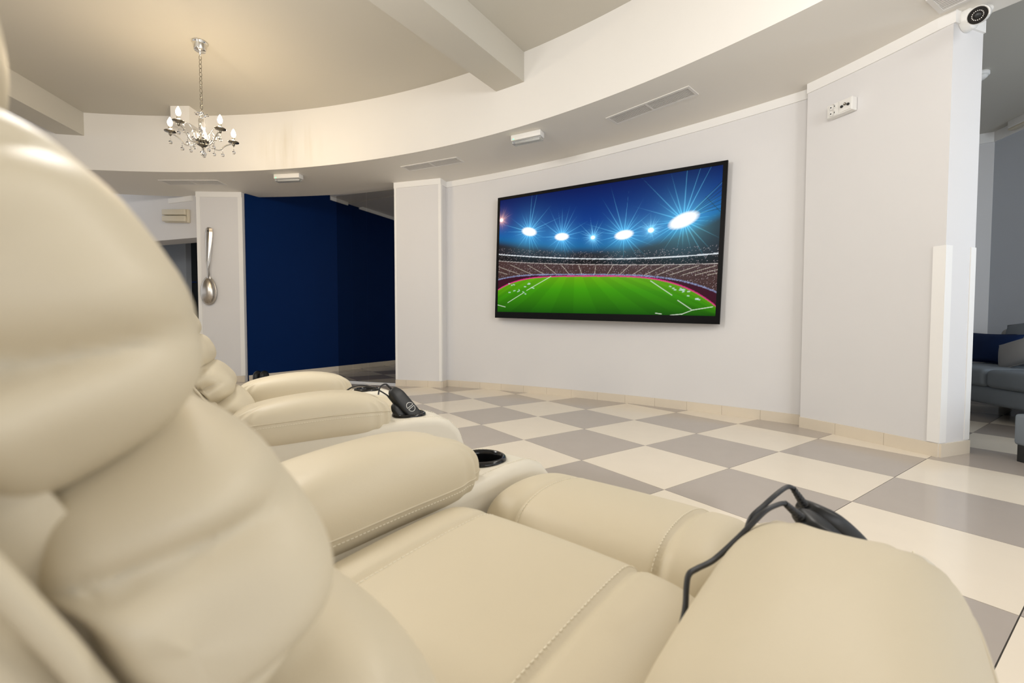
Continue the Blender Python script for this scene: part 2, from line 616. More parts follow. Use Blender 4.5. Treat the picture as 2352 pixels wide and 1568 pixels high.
# ---- trims: crown bands, edge strips
def strip(name, pts, h, th, z0, m, parent=None, side=1):
    """flat band standing proud of a wall face along pts"""
    P = [Vector((p[0], p[1], 0)) for p in pts]
    V, F = [], []
    n = len(P)
    for i, p in enumerate(P):
        a = P[max(0, i - 1)]; b = P[min(n - 1, i + 1)]
        t = (b - a).normalized()
        nn = Vector((t.y, -t.x, 0)) * side
        for q, z in ((p, z0), (p + nn * th, z0), (p + nn * th, z0 + h), (p, z0 + h)):
            V.append((q.x, q.y, z))
    for i in range(n - 1):
        b, c = i * 4, i * 4 + 4
        F += [(b, b + 1, c + 1, c), (b + 1, b + 2, c + 2, c + 1), (b + 2, b + 3, c + 3, c + 2), (b + 3, b, c, c + 3)]
    F += [(3, 2, 1, 0), (n * 4 - 4, n * 4 - 3, n * 4 - 2, n * 4 - 1)]
    return obj(name, (V, F), m, parent)


cr = 0.075
t1 = struct(strip('trim_5', tvw, cr, 0.012, HC - cr, MT['trim']), 'white crown band along the top of the television wall')
struct(strip('trim_6', [PA + pn * 0.3, PA, PB, PB + pn * 0.16], cr, 0.010, HC - cr, MT['trim']), 'white crown band round the pilaster top')
struct(strip('trim_7', rw + [R2], cr, 0.012, HC - cr, MT['trim']), 'white crown band along the top of the right wall')
struct(strip('trim_8', [FL - fn * 0.3, FL, FR], cr, 0.010, HC - cr, MT['trim']), 'white crown band on the spoon column')
struct(strip('trim_9', [LW0 + ld * 0.3, LW1 + ld * 0.02], cr, 0.012, HC - cr, MT['trim'], side=1 if Vector((ld.y, -ld.x, 0)).dot(ln) > 0 else -1), 'white crown band above the doorway')
ew = 0.035
struct(obj('trim_10', cat(fbox(PA, pt, -pn, Z, 0, ew, 0, 0.006, 0.09, HC - cr), fbox(PB, pt, -pn, Z, -ew, 0.0, 0, 0.006, 0.09, HC - cr), fbox(PB, pt, -pn, Z, 0, 0.005, -ew, 0.006, 0.09, HC - cr)), MT['trim']), 'white corner strips up the pilaster')
struct(obj('trim_11', cat(fbox(FL, ft, fn, Z, 0, 0.05, 0, 0.006, 0.09, HC - cr), fbox(FR, ft, fn, Z, -0.055, 0.006, 0, 0.006, 0.09, HC - cr)), MT['trim']), 'white corner strips up the spoon column')
# ---- corner guards on the free wall end
gh = at_plane(2160, 564, R1, Vector((-(R1 - R0).normalized().y, (R1 - R0).normalized().x, 0))).z
rd_ = (R1 - R0).normalized(); ed = (R2 - R1).normalized()
rnn = Vector((rd_.y, -rd_.x, 0)); en = Vector((ed.y, -ed.x, 0))
struct(obj('trim_12', cat(fbox(R1, -rd_, rnn, Z, 0, 0.062, 0, 0.004, 0.09, gh), fbox(R1, ed, en, Z, -0.004, 0.062, 0, 0.004, 0.09, gh)), MT['trim']), 'white plastic corner guard on the near wall corner')
struct(obj('trim_13', cat(fbox(R2, -ed, en, Z, -0.004, 0.05, 0, 0.004, 0.09, gh), fbox(R2, -rd_, -rnn, Z, 0, 0.06, 0, 0.004, 0.09, gh)), MT['trim']), 'white plastic corner guard on the far wall corner')

# ---- skirting tiles
def skirting(name, pts, h=0.085, th=0.012, L=0.325, label=None, off=0.0):
    """row of separate tiles along a plan polyline; room on the right-hand side of travel"""
    root = empty(name, (0, 0, 0))
    struct(root, label)
    P = [Vector((p[0], p[1], 0)) for p in pts]
    ds = [0.0]
    for a, b in zip(P, P[1:]):
        ds.append(ds[-1] + (b - a).length)

    def at(s):
        for i in range(len(P) - 1):
            if s <= ds[i + 1] or i == len(P) - 2:
                return P[i].lerp(P[i + 1], (s - ds[i]) / (ds[i + 1] - ds[i]))
    s = -off
    while s < ds[-1] - 0.01:
        a, b = at(max(0, s) + 0.001), at(min(ds[-1], s + L) - 0.001)
        s += L
        if (b - a).length < 0.02:
            continue
        t = (b - a).normalized(); nn = Vector((t.y, -t.x, 0))
        obj('skirting_tile', fbox(a, t, nn, Z, 0, (b - a).length, -0.004, th, 0.0, h), MT['skirt'], root)
    return root


skirting('baseboard_center', tvw, label='beige tile skirting along the television wall', off=0.1)
skirting('baseboard_pilaster', [PA, PB], label='beige tile skirting of the pilaster', off=0.16)
skirting('baseboard_pilaster_side', [PB, PB + pn * 0.13])
skirting('baseboard_right', rw, label='beige tile skirting along the right wall', off=0.05)
skirting('baseboard_end', [R1, R2], label='beige tile skirting on the wall end', L=0.4)
skirting('baseboard_column', [FL, FR], label='beige tile skirting of the spoon column', off=0.0)
skirting('baseboard_far', [B0, B0 + BD * 5.4], label='beige tile skirting below the blue wall')

# ---- stairs underside over the blue wall
struct(obj('ceiling_corridor', fbox(B0, BD, BN, Z, 1.56, 6.0, 0.0, 3.0, 3.10, 3.3), MT['wall']), 'white corridor ceiling beyond the lowered ring')
struct(obj('trim_14', fbox(B0, BD, BN, Z, 1.56, 1.965, 0.0, 0.02, 3.04, 3.0995), MT['trim']), 'short white crown band on the blue wall')
struct(obj('trim_15', fbox(B0, BD, BN, Z, 2.25, 6.0, 0.0, 0.02, 3.04, 3.0995), MT['trim']), 'long white crown band on the blue wall')
struct(obj('trim_16', fbox(B0, BD, BN, Z, 1.97, 2.25, 0.0, 3.0, 3.07, 3.0995), MT['wall']), 'flat beam under the corridor ceiling')
struct(obj('ceiling_stairwell', fbox(B0, BD, BN, Z, -0.5, 6.5, -0.3, 3.4, 4.4, 4.5), MT['ceil']))
struct(obj('wall_stairwell', fbox(B0, BD, BN, Z, 6.0, 6.15, -0.3, 4.2, 0, 4.4), MT['wallgrey']))

# ---- unseen wall added behind the seats to block light from there
wb = loc2(-7.5, -1.7, 0); wb2 = loc2(0.9, -1.7, 0)
wd_ = (wb2 - wb).normalized()
struct(obj('wall_light_block', fbox(wb, wd_, Vector((wd_.y, -wd_.x, 0)), Z, 0, (wb2 - wb).length, 0, 0.15, 0, HU), MT['wall']), 'added white wall that blocks light from behind the recliners')

# ---- right-hand lounge shell
HF = 3.0
K0 = at_z(2286, 303, HF); K0.z = 0
K1 = at_z(2352, 272, HF); K1.z = 0
KL = at_z(2249, 309, HF); KL.z = 0
kd = (K1 - K0).normalized(); kn = Vector((kd.y, -kd.x, 0))
if kn.dot(CAM - K0) < 0: kn = -kn
kl = (KL - K0).normalized(); kln = Vector((kl.y, -kl.x, 0))
if kln.dot(CAM - K0) < 0: kln = -kln
struct(obj('wall_lounge', fbox(K0, kd, -kn, Z, -0.2, 3.3, 0, 0.15, 0, HF), MT['wallgrey']), 'grey painted wall behind the lounge sofa')
struct(obj('wall_lounge_side', fbox(K0, kl, -kln, Z, 0.0, 3.5, 0, 0.15, 0, HF), MT['wall']), 'pale side wall of the lounge')
struct(obj('trim_17', cat(fbox(K0, kd, kn, Z, 0.01, 3.3, 0, 0.015, HF - 0.11, HF), fbox(K0, kl, kln, Z, 0.0, 3.5, 0, 0.015, HF - 0.11, HF)), MT['trim']), 'white crown band in the lounge')
struct(obj('ceiling_lounge', prism([(-3.2, 2.45), (0.74, 2.13), (5.0, 2.13), (5.0, 6.5), (-3.2, 6.5)], HF, HF + 0.1), MT['ceil']), 'higher ceiling of the lounge')

# ================================================================== RECLINERS
CH_F, CH_L = 0.0, 0.0


def pad_point(a, b, cu, cdn, ctr, tilt, e1, e2, wr):
    def fn(th, ph):
        r = max(math.cos(ph), 0.0) ** e1
        s = spow(math.sin(ph), e1)
        x = a * r * spow(math.cos(th), e2)
        y = b * r * spow(math.sin(th), e2)
        z = (cu if s > 0 else cdn) * s
        # gathered pleats at both ends, fading to the middle
        k = max(0.0, abs(x) / a - 0.62) / 0.38
        w = wr * k * (0.5 + 0.5 * math.sin(th * 17 + 1.3)) * math.cos(ph) ** 0.5
        x *= 1 - w * 0.35; y *= 1 - w; z *= 1 - w * 0.6
        z += 0.004 * math.sin(x * 19 + 1.1) * math.cos(y * 14) + tilt * x
        return ctr + Vector((x, y, z))
    return fn


def dashes(path, step, dash, r, lift=Vector((0, 0, 0))):
    """row of short stitches along a path"""
    vs = []
    acc = 0.0
    nxt = 0.0
    P = [Vector(p) for p in path]
    for a, b in zip(P, P[1:]):
        L = (b - a).length
        while nxt < acc + L:
            t = (nxt - acc) / L
            p = a.lerp(b, t) + lift
            d = (b - a).normalized()
            vs.append(tube([p, p + d * dash], r, 5))
            nxt += step
        acc += L
    return cat(*vs)


def make_recliner(name, loc, rz, bshift, label):
    R = empty(name, loc, rz)
    tag(R, label, 'recliner', 'cream leather recliners')
    LE, LB, TH = MT['leather'], MT['leather2'], MT['thread']
    # --- base and feet
    rbox('base', (0, 0, 0), Vector((1, 0, 0)), Vector((0, 1, 0)), Z, -0.16, 0.50, -0.205, 0.205, 0.06, 0.42, 0.02, LB, R)
    for sx_ in (-0.08, 0.62):
        for sy_ in (-0.3, 0.3):
            obj('foot', lathe([(0.022, 0.0), (0.026, 0.01), (0.026, 0.085)], 12, (sx_, sy_, 0)), MT['black'], R, True)
    # --- arms
    for s in (-1, 1):
        cy = 0.302 * s
        prof = [(-0.14, 0.07), (-0.15, 0.40), (-0.12, 0.50), (-0.06, 0.535), (0.2, 0.54), (0.55, 0.548), (0.66, 0.555), (0.725, 0.552), (0.765, 0.538), (0.795, 0.508), (0.812, 0.465), (0.818, 0.40), (0.812, 0.2), (0.80, 0.07)]
        n = len(prof)
        bm = bmesh.new()
        va = [bm.verts.new((x, cy - 0.086, z)) for x, z in prof]
        vb = [bm.verts.new((x, cy + 0.086, z)) for x, z in prof]
        bm.faces.new(va); bm.faces.new(vb[::-1])
        for i in range(n):
            bm.faces.new((va[i], vb[i], vb[(i + 1) % n], va[(i + 1) % n]))
        bmesh.ops.recalc_face_normals(bm, faces=bm.faces)
        eds = [e for e in bm.edges if abs(e.verts[0].co.y - e.verts[1].co.y) < 1e-6]
        bmesh.ops.bevel(bm, geom=eds, offset=0.022, segments=4, affect='EDGES', profile=0.5)
        ab = bobj('arm_body', bm, LB, R, True)
        cu = obj('cutter', lathe([(0.0001, 0.44), (0.0455, 0.44), (0.0455, 0.62), (0.0001, 0.62)], 32, (0.66, cy, 0)), LB, R)
        bmc = bmesh.new(); bmc.from_mesh(cu.data); bmesh.ops.remove_doubles(bmc, verts=bmc.verts, dist=0.001); bmesh.ops.recalc_face_normals(bmc, faces=bmc.faces); bmc.to_mesh(cu.data); bmc.free()
        cut(ab, cu)
        for p in ab.data.polygons: p.use_smooth = True
        ab.data.set_sharp_from_angle(angle=math.radians(50))
        # stitched line along the top edges of the arm body
        for e in (-1, 1):
            yy = cy + e * 0.061
            path = smooth_path([(0.60, yy, 0.5513), (0.66, yy, 0.5552), (0.725, yy, 0.5522), (0.765, yy, 0.5382), (0.795, yy, 0.5082), (0.812, yy, 0.465), (0.818, yy, 0.40)], 6)
            stuff(obj('stitching', dashes(path, 0.007, 0.0045, 0.0007), TH, ab))
        # cup holder
        ch = obj('cup_holder', lathe([(0.0001, 0.452), (0.037, 0.452), (0.0405, 0.46), (0.0415, 0.552), (0.0425, 0.5605), (0.0455, 0.5625), (0.0495, 0.5605), (0.0515, 0.556), (0.0505, 0.548), (0.0445, 0.546), (0.0445, 0.445), (0.0001, 0.445)], 36, (0.66, cy, 0)), MT['blackgloss'], R, True)
        # pad
        ctr = Vector((0.390, cy, 0.562))
        fnp = pad_point(0.205, 0.093, 0.077, 0.058, ctr, 0.025, 0.72, 0.44, 0.12)
        pad = obj('arm_pad', superell(fnp, 220, 40), LE, R, True)
        seam = []
        st = []
        for i in range(360):
            th = 2 * PI * i / 360
            ph = 0.08 + 0.14 * math.sin(th) * s      # seam sits lower on the seat side
            seam.append(ctr + (fnp(th, ph) - ctr) * 1.003)
            st.append(ctr + (fnp(th, ph - 0.10) - ctr) * 1.003)
        obj('piping', tube(seam, 0.0016, 6, True), LE, pad, True)
        for sgn in (-1, 1):
            row = sorted([q for q in st if abs(q.x - ctr.x) < 0.168 and (q.y - cy) * sgn > 0], key=lambda q: q.x)
            stuff(obj('stitching', dashes(row, 0.0062, 0.004, 0.0007), TH, pad))

    # --- seat cushion
    def seat_z(x, y):
        z = 0.553 - 0.17 * max(0, 0.44 - x) ** 1.5
        z += 0.006 * (1 - (y / 0.2) ** 2)
        if x > 0.455:
            z -= 0.055 * ((x - 0.455) / 0.07) ** 2.2
        e = max(0, (abs(y) - 0.135) / 0.065)
        z -= 0.016 * e ** 2.5
        z -= 0.006 * math.exp(-((abs(y) - 0.118) / 0.006) ** 2)
        return z
    nx, ny = 60, 80
    V, F = [], []
    for i in range(nx + 1):
        x = 0.02 + 0.505 * i / nx
        for j in range(ny + 1):
            y = -0.2 + 0.4 * j / ny
            V.append((x, y, seat_z(x, y)))
    for i in range(nx):
        for j in range(ny):
            a = i * (ny + 1) + j
            F.append((a, a + ny + 1, a + ny + 2, a + 1))
    border = [j for j in range(ny + 1)] + [i * (ny + 1) + ny for i in range(1, nx + 1)] + [nx * (ny + 1) + j for j in range(ny - 1, -1, -1)] + [i * (ny + 1) for i in range(nx - 1, 0, -1)]
    b0 = len(V)
    for k in border:
        V.append((V[k][0], V[k][1], 0.42))
    m = len(border)
    for k in range(m):
        F.append((border[k], border[(k + 1) % m], b0 + (k + 1) % m, b0 + k))
    sc = obj('seat_cushion', (V, F), LE, R, True)
    for sy_ in (-1, 1):
        yy = sy_ * 0.110
        stuff(obj('stitching', dashes([(x, yy, seat_z(x, yy) + 0.0004) for x in np.linspace(0.1, 0.517, 60)], 0.0062, 0.0042, 0.0007), TH, sc))

    # --- footrest
    prof = smooth_path([(0.532, 0.0, 0.40), (0.530, 0.0, 0.47), (0.542, 0.0, 0.516), (0.575, 0.0, 0.542), (0.64, 0.0, 0.551), (0.72, 0.0, 0.540), (0.79, 0.0, 0.508), (0.835, 0.0, 0.462), (0.855, 0.0, 0.40), (0.85, 0.0, 0.34)], 8)
    V, F = [], []
    ny = 80
    for p in prof:
        for j in range(ny + 1):
            y = -0.2 + 0.4 * j / ny
            e = max(0, (abs(y) - 0.15) / 0.05)
            gr = 0.006 * math.exp(-((abs(y) - 0.118) / 0.006) ** 2) + 0.03 * e ** 2.5 - 0.004 * (1 - (y / .2) ** 2)
            ctr = Vector((0.69, 0, 0.40))
            d = (Vector((p.x, 0, p.z)) - ctr).normalized()
            V.append((p.x - d.x * gr, y, p.z - d.z * gr))
    npf = len(prof)
    for i in range(npf - 1):
        for j in range(ny):
            a = i * (ny + 1) + j
            F.append((a, a + 1, a + ny + 2, a + ny + 1))
    for j in (0, ny):
        F.append(tuple(i * (ny + 1) + j for i in (range(npf) if j else range(npf - 1, -1, -1))))
    F.append(tuple([(npf - 1) * (ny + 1) + j for j in range(ny + 1)] + [j for j in range(ny, -1, -1)]))
    frs = obj('footrest', (V, F), LE, R, False)
    for p in frs.data.polygons: p.use_smooth = len(p.vertices) == 4
    for sy_ in (-1, 1):
        j = int(round((sy_ * 0.110 + 0.2) / 0.4 * ny))
        path = [Vector(V[i * (ny + 1) + j]) for i in range(8, npf - 8)]
        path = [q + (q - Vector((0.69, q.y, 0.40))).normalized() * 0.0006 for q in path]
        stuff(obj('stitching', dashes(path, 0.0062, 0.0042, 0.0007), TH, frs))
    # footrest linkage
    for sy_ in (-0.12, 0.12):
        obj('link_arm', tube([(0.45, sy_, 0.30), (0.62, sy_, 0.36), (0.74, sy_, 0.40)], 0.012, 8), MT['black'], R, True)

    # --- back: channelled cushions on a shell
    NT = [(0.225, 0.44), (0.195, 0.540), (0.142, 0.630), (0.084, 0.718), (0.046, 0.801), (0.001, 0.889), (-0.058, 0.985), (-0.115, 1.06)]
    NT = [(x + bshift, z) for x, z in NT]
    for k in range(len(NT) - 1):
        p, q = Vector((NT[k][0], 0, NT[k][1])), Vector((NT[k + 1][0], 0, NT[k + 1][1]))
        t = (q - p); L = t.length; t.normalize()
        nrm = Vector((t.z, 0, -t.x))          # forward normal
        ctr = (p + q) / 2 - nrm * 0.030
        hl, hw, hn = L / 2 * 1.17, 0.203, 0.054
        rnd = random.Random(10 + k)
        phs = [rnd.uniform(0, 6.28) for _ in range(4)]

        def fn(th, ph, ctr=ctr, t=t, nrm=nrm, hl=hl, hw=hw, hn=hn, phs=phs):
            r = max(math.cos(ph), 0.0) ** 0.50
            y = hw * spow(math.sin(ph), 0.50)
            a = hl * r * spow(math.cos(th), 0.72)
            b = hn * r * spow(math.sin(th), 0.72)
            b *= 1 - 0.10 * a / hl if b > 0 else 0.36
            # folds run from the side seam towards the front
            side = max(0.0, abs(y) / hw - 0.62) / 0.38
            f = -(1 - abs(math.sin(a * 62 + b * 20 + phs[0]))) ** 2 * 1.5 + 0.25 * math.sin(a * 150 - b * 30 + phs[1])
            w = 0.014 * side * f * max(0.0, 0.8 - b / hn * 0.7)
            y2 = y * (1 + w / hw * 1.2)
            lump = 0.003 * math.sin(y * 23 + phs[2]) * math.cos(a * 30 + phs[3])
            return ctr + t * a + nrm * (b + lump + w * 0.5) + Vector((0, y2, 0))
        obj('back_cushion', superell(fn, 72, 64), LE, R, True)
    # shell behind the cushions
    sp = [Vector((x, 0, z)) for x, z in NT]
    fr_ = [p + Vector((-0.042, 0, -0.024)) for p in sp]
    bk_ = [p + Vector((-0.140, 0, -0.060)) for p in sp]
    poly = fr_ + bk_[::-1]
    bm = bmesh.new()
    n = len(poly)
    va = [bm.verts.new((p.x, -0.196, p.z)) for p in poly]
    vb = [bm.verts.new((p.x, 0.196, p.z)) for p in poly]
    bm.faces.new(va); bm.faces.new(vb[::-1])
    for i in range(n):
        bm.faces.new((va[i], vb[i], vb[(i + 1) % n], va[(i + 1) % n]))
    bmesh.ops.recalc_face_normals(bm, faces=bm.faces)
    eds = [e for e in bm.edges if abs(e.verts[0].co.y - e.verts[1].co.y) < 1e-6]
    bmesh.ops.bevel(bm, geom=eds, offset=0.012, segments=3, affect='EDGES', profile=0.5)
    sh = bobj('back_shell', bm, LE, R, True)
    sh.data.set_sharp_from_angle(angle=math.radians(50))
    core = [p + Vector((-0.030, 0, -0.017)) for p in sp[:-1]] + [p + Vector((-0.075, 0, -0.035)) for p in sp[:-1]][::-1]
    nco = len(core)
    obj('back_core', ([(p.x, -0.178, p.z) for p in core] + [(p.x, 0.178, p.z) for p in core],
                      [tuple(range(nco - 1, -1, -1)), tuple(range(nco, 2 * nco))] + [(i, (i + 1) % nco, nco + (i + 1) % nco, nco + i) for i in range(nco)]), LE, R)
    for s in (-1, 1):
        obj('piping', tube(smooth_path([(p.x + 0.001, s * 0.197, p.z) for p in fr_], 5), 0.0032, 6), LE, sh, True)
    return R


FAC1, FAC2 = math.radians(50.0), math.radians(29.8)


def chair_pose(fac, fwd_off, left_off, ox, oy):
    """fac: facing angle from the camera's right; returns world origin and heading"""
    c, s_ = math.cos(fac), math.sin(fac)
    x = ox + c * fwd_off - s_ * left_off
    y = oy + s_ * fwd_off + c * left_off
    return loc2(x, y, 0), YAW + fac


p1, h1 = chair_pose(FAC1, 0.0, 0.333, 0, 0)
p2, h2 = chair_pose(FAC2, 0.0, 0.0, -1.040, 1.309)
make_recliner('recliner_chair', p1, h1, -0.0032, 'cream leather recliner with its footrest raised and an empty cup holder')
make_recliner('recliner_chair', p2, h2, 0.045, 'cream leather recliner standing nearer the blue wall')


def cw1(F_, l_, z_):
    return Vector((p1.x + math.cos(h1) * F_ - math.sin(h1) * l_, p1.y + math.sin(h1) * F_ + math.cos(h1) * l_, z_))


def cw2(F_, l_, z_):
    return Vector((p2.x + math.cos(h2) * F_ - math.sin(h2) * l_, p2.y + math.sin(h2) * F_ + math.cos(h2) * l_, z_))


# ================================================================== REMOTE CONTROLS
def remote(top, bot, face, width, thick, cable, rc, label, group, buttons=False, curve=0.0):
    """top/bot: ends of the body axis; face: rough direction of the button face"""
    top, bot = Vector(top), Vector(bot)
    ax = (bot - top); L = ax.length; ax.normalize()
    fz = face - ax * face.dot(ax); fz.normalize()
    fy = fz.cross(ax)
    root = empty('remote_control', bot)
    tag(root, label, 'remote', group)
    inv = -Vector(bot)

    def sh(vf):
        return [Vector(v) + inv for v in vf[0]], vf[1]
    V, F = [], []
    ns, nc = 22, 24
    for i in range(ns + 1):
        t = i / ns
        e = min(1.0, math.sin(min(t, 0.28) / 0.28 * PI / 2) * 0.45 + 0.55) if t < 0.28 else 1.0
        if i == 0 or i == ns:
            e *= 0.8
        bow = curve * math.sin(PI * t)
        for k in range(nc):
            an = 2 * PI * k / nc
            V.append(top + ax * (L * t) + fy * (width / 2 * e * spow(math.cos(an), 0.55)) + fz * (thick / 2 * e * spow(math.sin(an), 0.55) + bow))
    for i in range(ns):
        for k in range(nc):
            F.append((i * nc + k, i * nc + (k + 1) % nc, (i + 1) * nc + (k + 1) % nc, (i + 1) * nc + k))
    F.append(tuple(range(nc - 1, -1, -1))); F.append(tuple(ns * nc + k for k in range(nc)))
    body = obj('body', sh((V, F)), MT['black'], root, True)
    # strain relief: ribbed boot
    d = (Vector(cable[0]) - top).normalized()
    bl = (Vector(cable[0]) - top).length
    path, rad = [], []
    nr = 7
    for i in range(nr * 4 + 1):
        t = i / (nr * 4)
        path.append(top - d * 0.004 + d * (bl + 0.004) * t)
        rad.append(rc * (2.05 - 0.75 * t) * (1.0 if (i // 2) % 2 == 0 else 0.80))
    obj('strain_relief', sh(tube(path, rad, 12)), MT['rubber'], root, False)
    obj('cable', sh(tube(smooth_path([top + d * bl * 0.7] + [Vector(c) for c in cable], 8), rc, 8)), MT['rubber'], root, True)
    if buttons:
        bc = top + ax * (L * 0.66) + fz * (thick / 2 + 0.0003)
        for s in (-1, 1):
            pth = []
            for i in range(13):
                an = PI * i / 12
                pth.append(bc + ax * s * (0.0025 + 0.0125 * math.sin(an)) + fy * (0.0135 * math.cos(an)))
            obj('button_ring', sh(tube(pth, 0.0009, 5, True)), MT['plastic'], root)
            obj('button', sh(lathe([(0.0045, 0), (0.0045, 0.0008), (0.0025, 0.0012), (0.0001, 0.0012)], 12, bc + ax * s * 0.0075, ax, fy, fz)), MT['rubber'], root)
    return root


# chair 1, near arm: two remotes in the hidden cup holder
rA_top, rA_bot = at_d(1848, 1160, 0.52), at_d(1985, 1290, 0.53)
rB_top, rB_bot = at_d(1840, 1188, 0.485), at_d(1965, 1330, 0.50)
remote(rA_top, rA_bot, (rt * 0.7 + up * 0.75 + fw * 0.1), 0.050, 0.024,
       [at_d(1822, 1122, 0.515), at_d(1808, 1118, 0.51), at_d(1783, 1135, 0.50), at_d(1755, 1160, 0.49), at_d(1728, 1185, 0.48), at_d(1716, 1212, 0.475), at_d(1710, 1243, 0.465), at_d(1695, 1280, 0.455), at_d(1672, 1330, 0.44)],
       0.0026, 'glossy black wired remote leaning outermost in the near arm cup holder', 'recliner remotes', curve=0.006)
remote(rB_top, rB_bot, (rt * 0.55 + up * 0.8 - fw * 0.2), 0.052, 0.026,
       [at_d(1803, 1156, 0.475), at_d(1785, 1159, 0.47), at_d(1758, 1173, 0.462), at_d(1722, 1208, 0.452), at_d(1690, 1240, 0.442), at_d(1640, 1285, 0.425), at_d(1602, 1305, 0.412), at_d(1583, 1318, 0.405), at_d(1577, 1345, 0.398), at_d(1574, 1395, 0.388), at_d(1564, 1440, 0.378), at_d(1545, 1490, 0.365)],
       0.0026, 'matt black wired remote with a looping cable over the seat edge', 'recliner remotes', curve=0.008)
# chair 2: remote with two buttons, and a second one behind it
d2 = 1.37
remote(at_d(899, 893, 1.37), at_d(958, 962, 1.375), (rt * 0.75 + up * 0.35 - fw * 0.55), 0.049, 0.028,
       [at_d(887, 882, 1.365), at_d(878, 884, 1.36), at_d(872, 892, 1.355), at_d(869, 906, 1.35)],
       0.0023, 'black wired remote with two white outlined buttons in a cup holder', 'recliner remotes', buttons=True)
remote(at_d(905, 925, 1.36), at_d(940, 968, 1.365), (rt * 0.75 + up * 0.35 - fw * 0.55), 0.046, 0.022,
       [at_d(890, 908, 1.36), at_d(872, 897, 1.36), at_d(850, 888, 1.36), at_d(825, 885, 1.36), at_d(805, 891, 1.36), at_d(786, 905, 1.36)],
       0.0023, 'black wired remote half hidden below the buttoned remote', 'recliner remotes')

# ================================================================== TELEVISION
tvL, tvR = Vector((-3.345, 1.120, 0)), Vector((-0.880, 1.998, 0))
tx = (tvR - tvL).normalized(); tn = Vector((tx.y, -tx.x, 0))          # tn towards the room
cs = [at_plane(u, v, tvL, tn) for u, v in ((1140, 455), (1668, 369), (1657, 744), (1141, 730))]
cen = sum(cs, Vector()) / 4
exv = ((cs[1] - cs[0]) + (cs[2] - cs[3])).normalized()
eyv = tn.cross(exv).normalized()
if eyv.z < 0: eyv = -eyv
TVW = ((cs[1] - cs[0]).length + (cs[2] - cs[3]).length) / 2
TVH = ((cs[0] - cs[3]).length + (cs[1] - cs[2]).length) / 2
tv = empty('television', cen)
tag(tv, 'large black flat television showing a floodlit football stadium', 'television')
O0 = Vector((0, 0, 0))
bz, bzb = 0.035, 0.075
hw, hh = TVW / 2, TVH / 2
rbox('housing', O0, exv, eyv, tn, -hw + 0.01, hw - 0.01, -hh + 0.01, hh - 0.01, -0.05, -0.006, 0.004, MT['black'], tv, 2)
fr_ = cat(fbox(O0, exv, eyv, tn, -hw, hw, hh - bz, hh, -0.02, 0.004), fbox(O0, exv, eyv, tn, -hw, hw, -hh, -hh + bzb, -0.02, 0.004),
          fbox(O0, exv, eyv, tn, -hw, -hw + bz, -hh + bzb, hh - bz, -0.02, 0.004), fbox(O0, exv, eyv, tn, hw - bz - 0.004, hw, -hh + bzb, hh - bz, -0.02, 0.004))
obj('bezel', fr_, MT['tvblack'], tv)
for b0_ in (-0.35, 0.27):
    obj('wall_bracket', fbox(O0, exv, eyv, tn, b0_, b0_ + 0.08, -0.3, 0.3, -0.16, -0.0505), MT['black'], tv)

# --- the picture on the screen: painted procedurally into vertex colours
NX, NY = 520, 292
SRC = np.array([(172, 455), (2075, 150), (2045, 1430), (178, 1403)], float)
DST = np.array([(0, 1), (1, 1), (1, 0), (0, 0)], float)
A = []
for (x, y), (u, v) in zip(SRC, DST):
    A.append([x, y, 1, 0, 0, 0, -u * x, -u * y]); A.append([0, 0, 0, x, y, 1, -v * x, -v * y])
h_ = np.append(np.linalg.solve(np.array(A), DST.ravel()), 1).reshape(3, 3)


def uvp(x, y):
    q = h_ @ np.array([x, y, 1.0])
    return np.array([q[0] / q[2], q[1] / q[2]])


U, Vv = np.meshgrid(np.linspace(0, 1, NX), np.linspace(0, 1, NY))
asp = 1.78
rng = np.random.default_rng(5)


def lin(c):
    c = np.array(c, float) / 255
    return np.where(c <= 0.04045, c / 12.92, ((c + 0.055) / 1.055) ** 2.4)


img = np.zeros((NY, NX, 3))


def curve(pts):
    q = np.array([uvp(*p) for p in pts])
    k = np.polyfit(q[:, 0], q[:, 1], min(4, len(pts) - 1))
    return np.polyval(k, U)


def mixin(mask, col):
    global img
    img = img * (1 - mask[..., None]) + np.asarray(col) * mask[..., None]


def sm(x, a, b):
    t = np.clip((x - a) / (b - a), 0, 1)
    return t * t * (3 - 2 * t)


# sky
roof = curve([(175, 800), (430, 840), (712, 850), (980, 855), (1245, 850), (1475, 800), (1750, 700), (2060, 570)])
tk = np.clip((Vv - roof) / np.maximum(1 - roof, 0.05), 0, 1)
for c in range(3):
    img[..., c] = np.interp(tk, [0, 0.15, 0.45, 1.0], [lin((12, 96, 150))[c], lin((6, 88, 160))[c], lin((2, 52, 132))[c], lin((3, 22, 84))[c]])
nz = rng.normal(0, 1, (NY, NX))
# far stand
mixin(sm(roof - Vv, -0.03, 0.05), lin((38, 34, 40)))
noise = rng.random((NY, NX))
l1 = curve([(175, 915), (500, 935), (1000, 950), (1500, 940), (2050, 900)])
l2 = curve([(175, 970), (500, 988), (1000, 998), (1500, 998), (2050, 985)])
l3 = curve([(178, 1130), (420, 1090), (650, 1085), (1000, 1085), (1300, 1085), (1500, 1095), (1800, 1150), (2045, 1225)])
l4 = curve([(178, 1215), (350, 1140), (600, 1100), (1000, 1098), (1300, 1100), (1500, 1112), (1750, 1180), (2045, 1345)])
m = sm(l1 - Vv, -0.004, 0.004)
mixin(m * 0.95, lin((26, 20, 20)))
st_ = sm(l2 - Vv, -0.004, 0.004)
mixin(st_, lin((74, 52, 50)))
img *= (1 + 0.9 * (noise - 0.5) * st_)[..., None]
dots = ((noise > 0.965) & (Vv < l1 + 0.06) & (Vv > l4)).astype(float)
mixin(dots * 0.75, lin((190, 175, 180)))
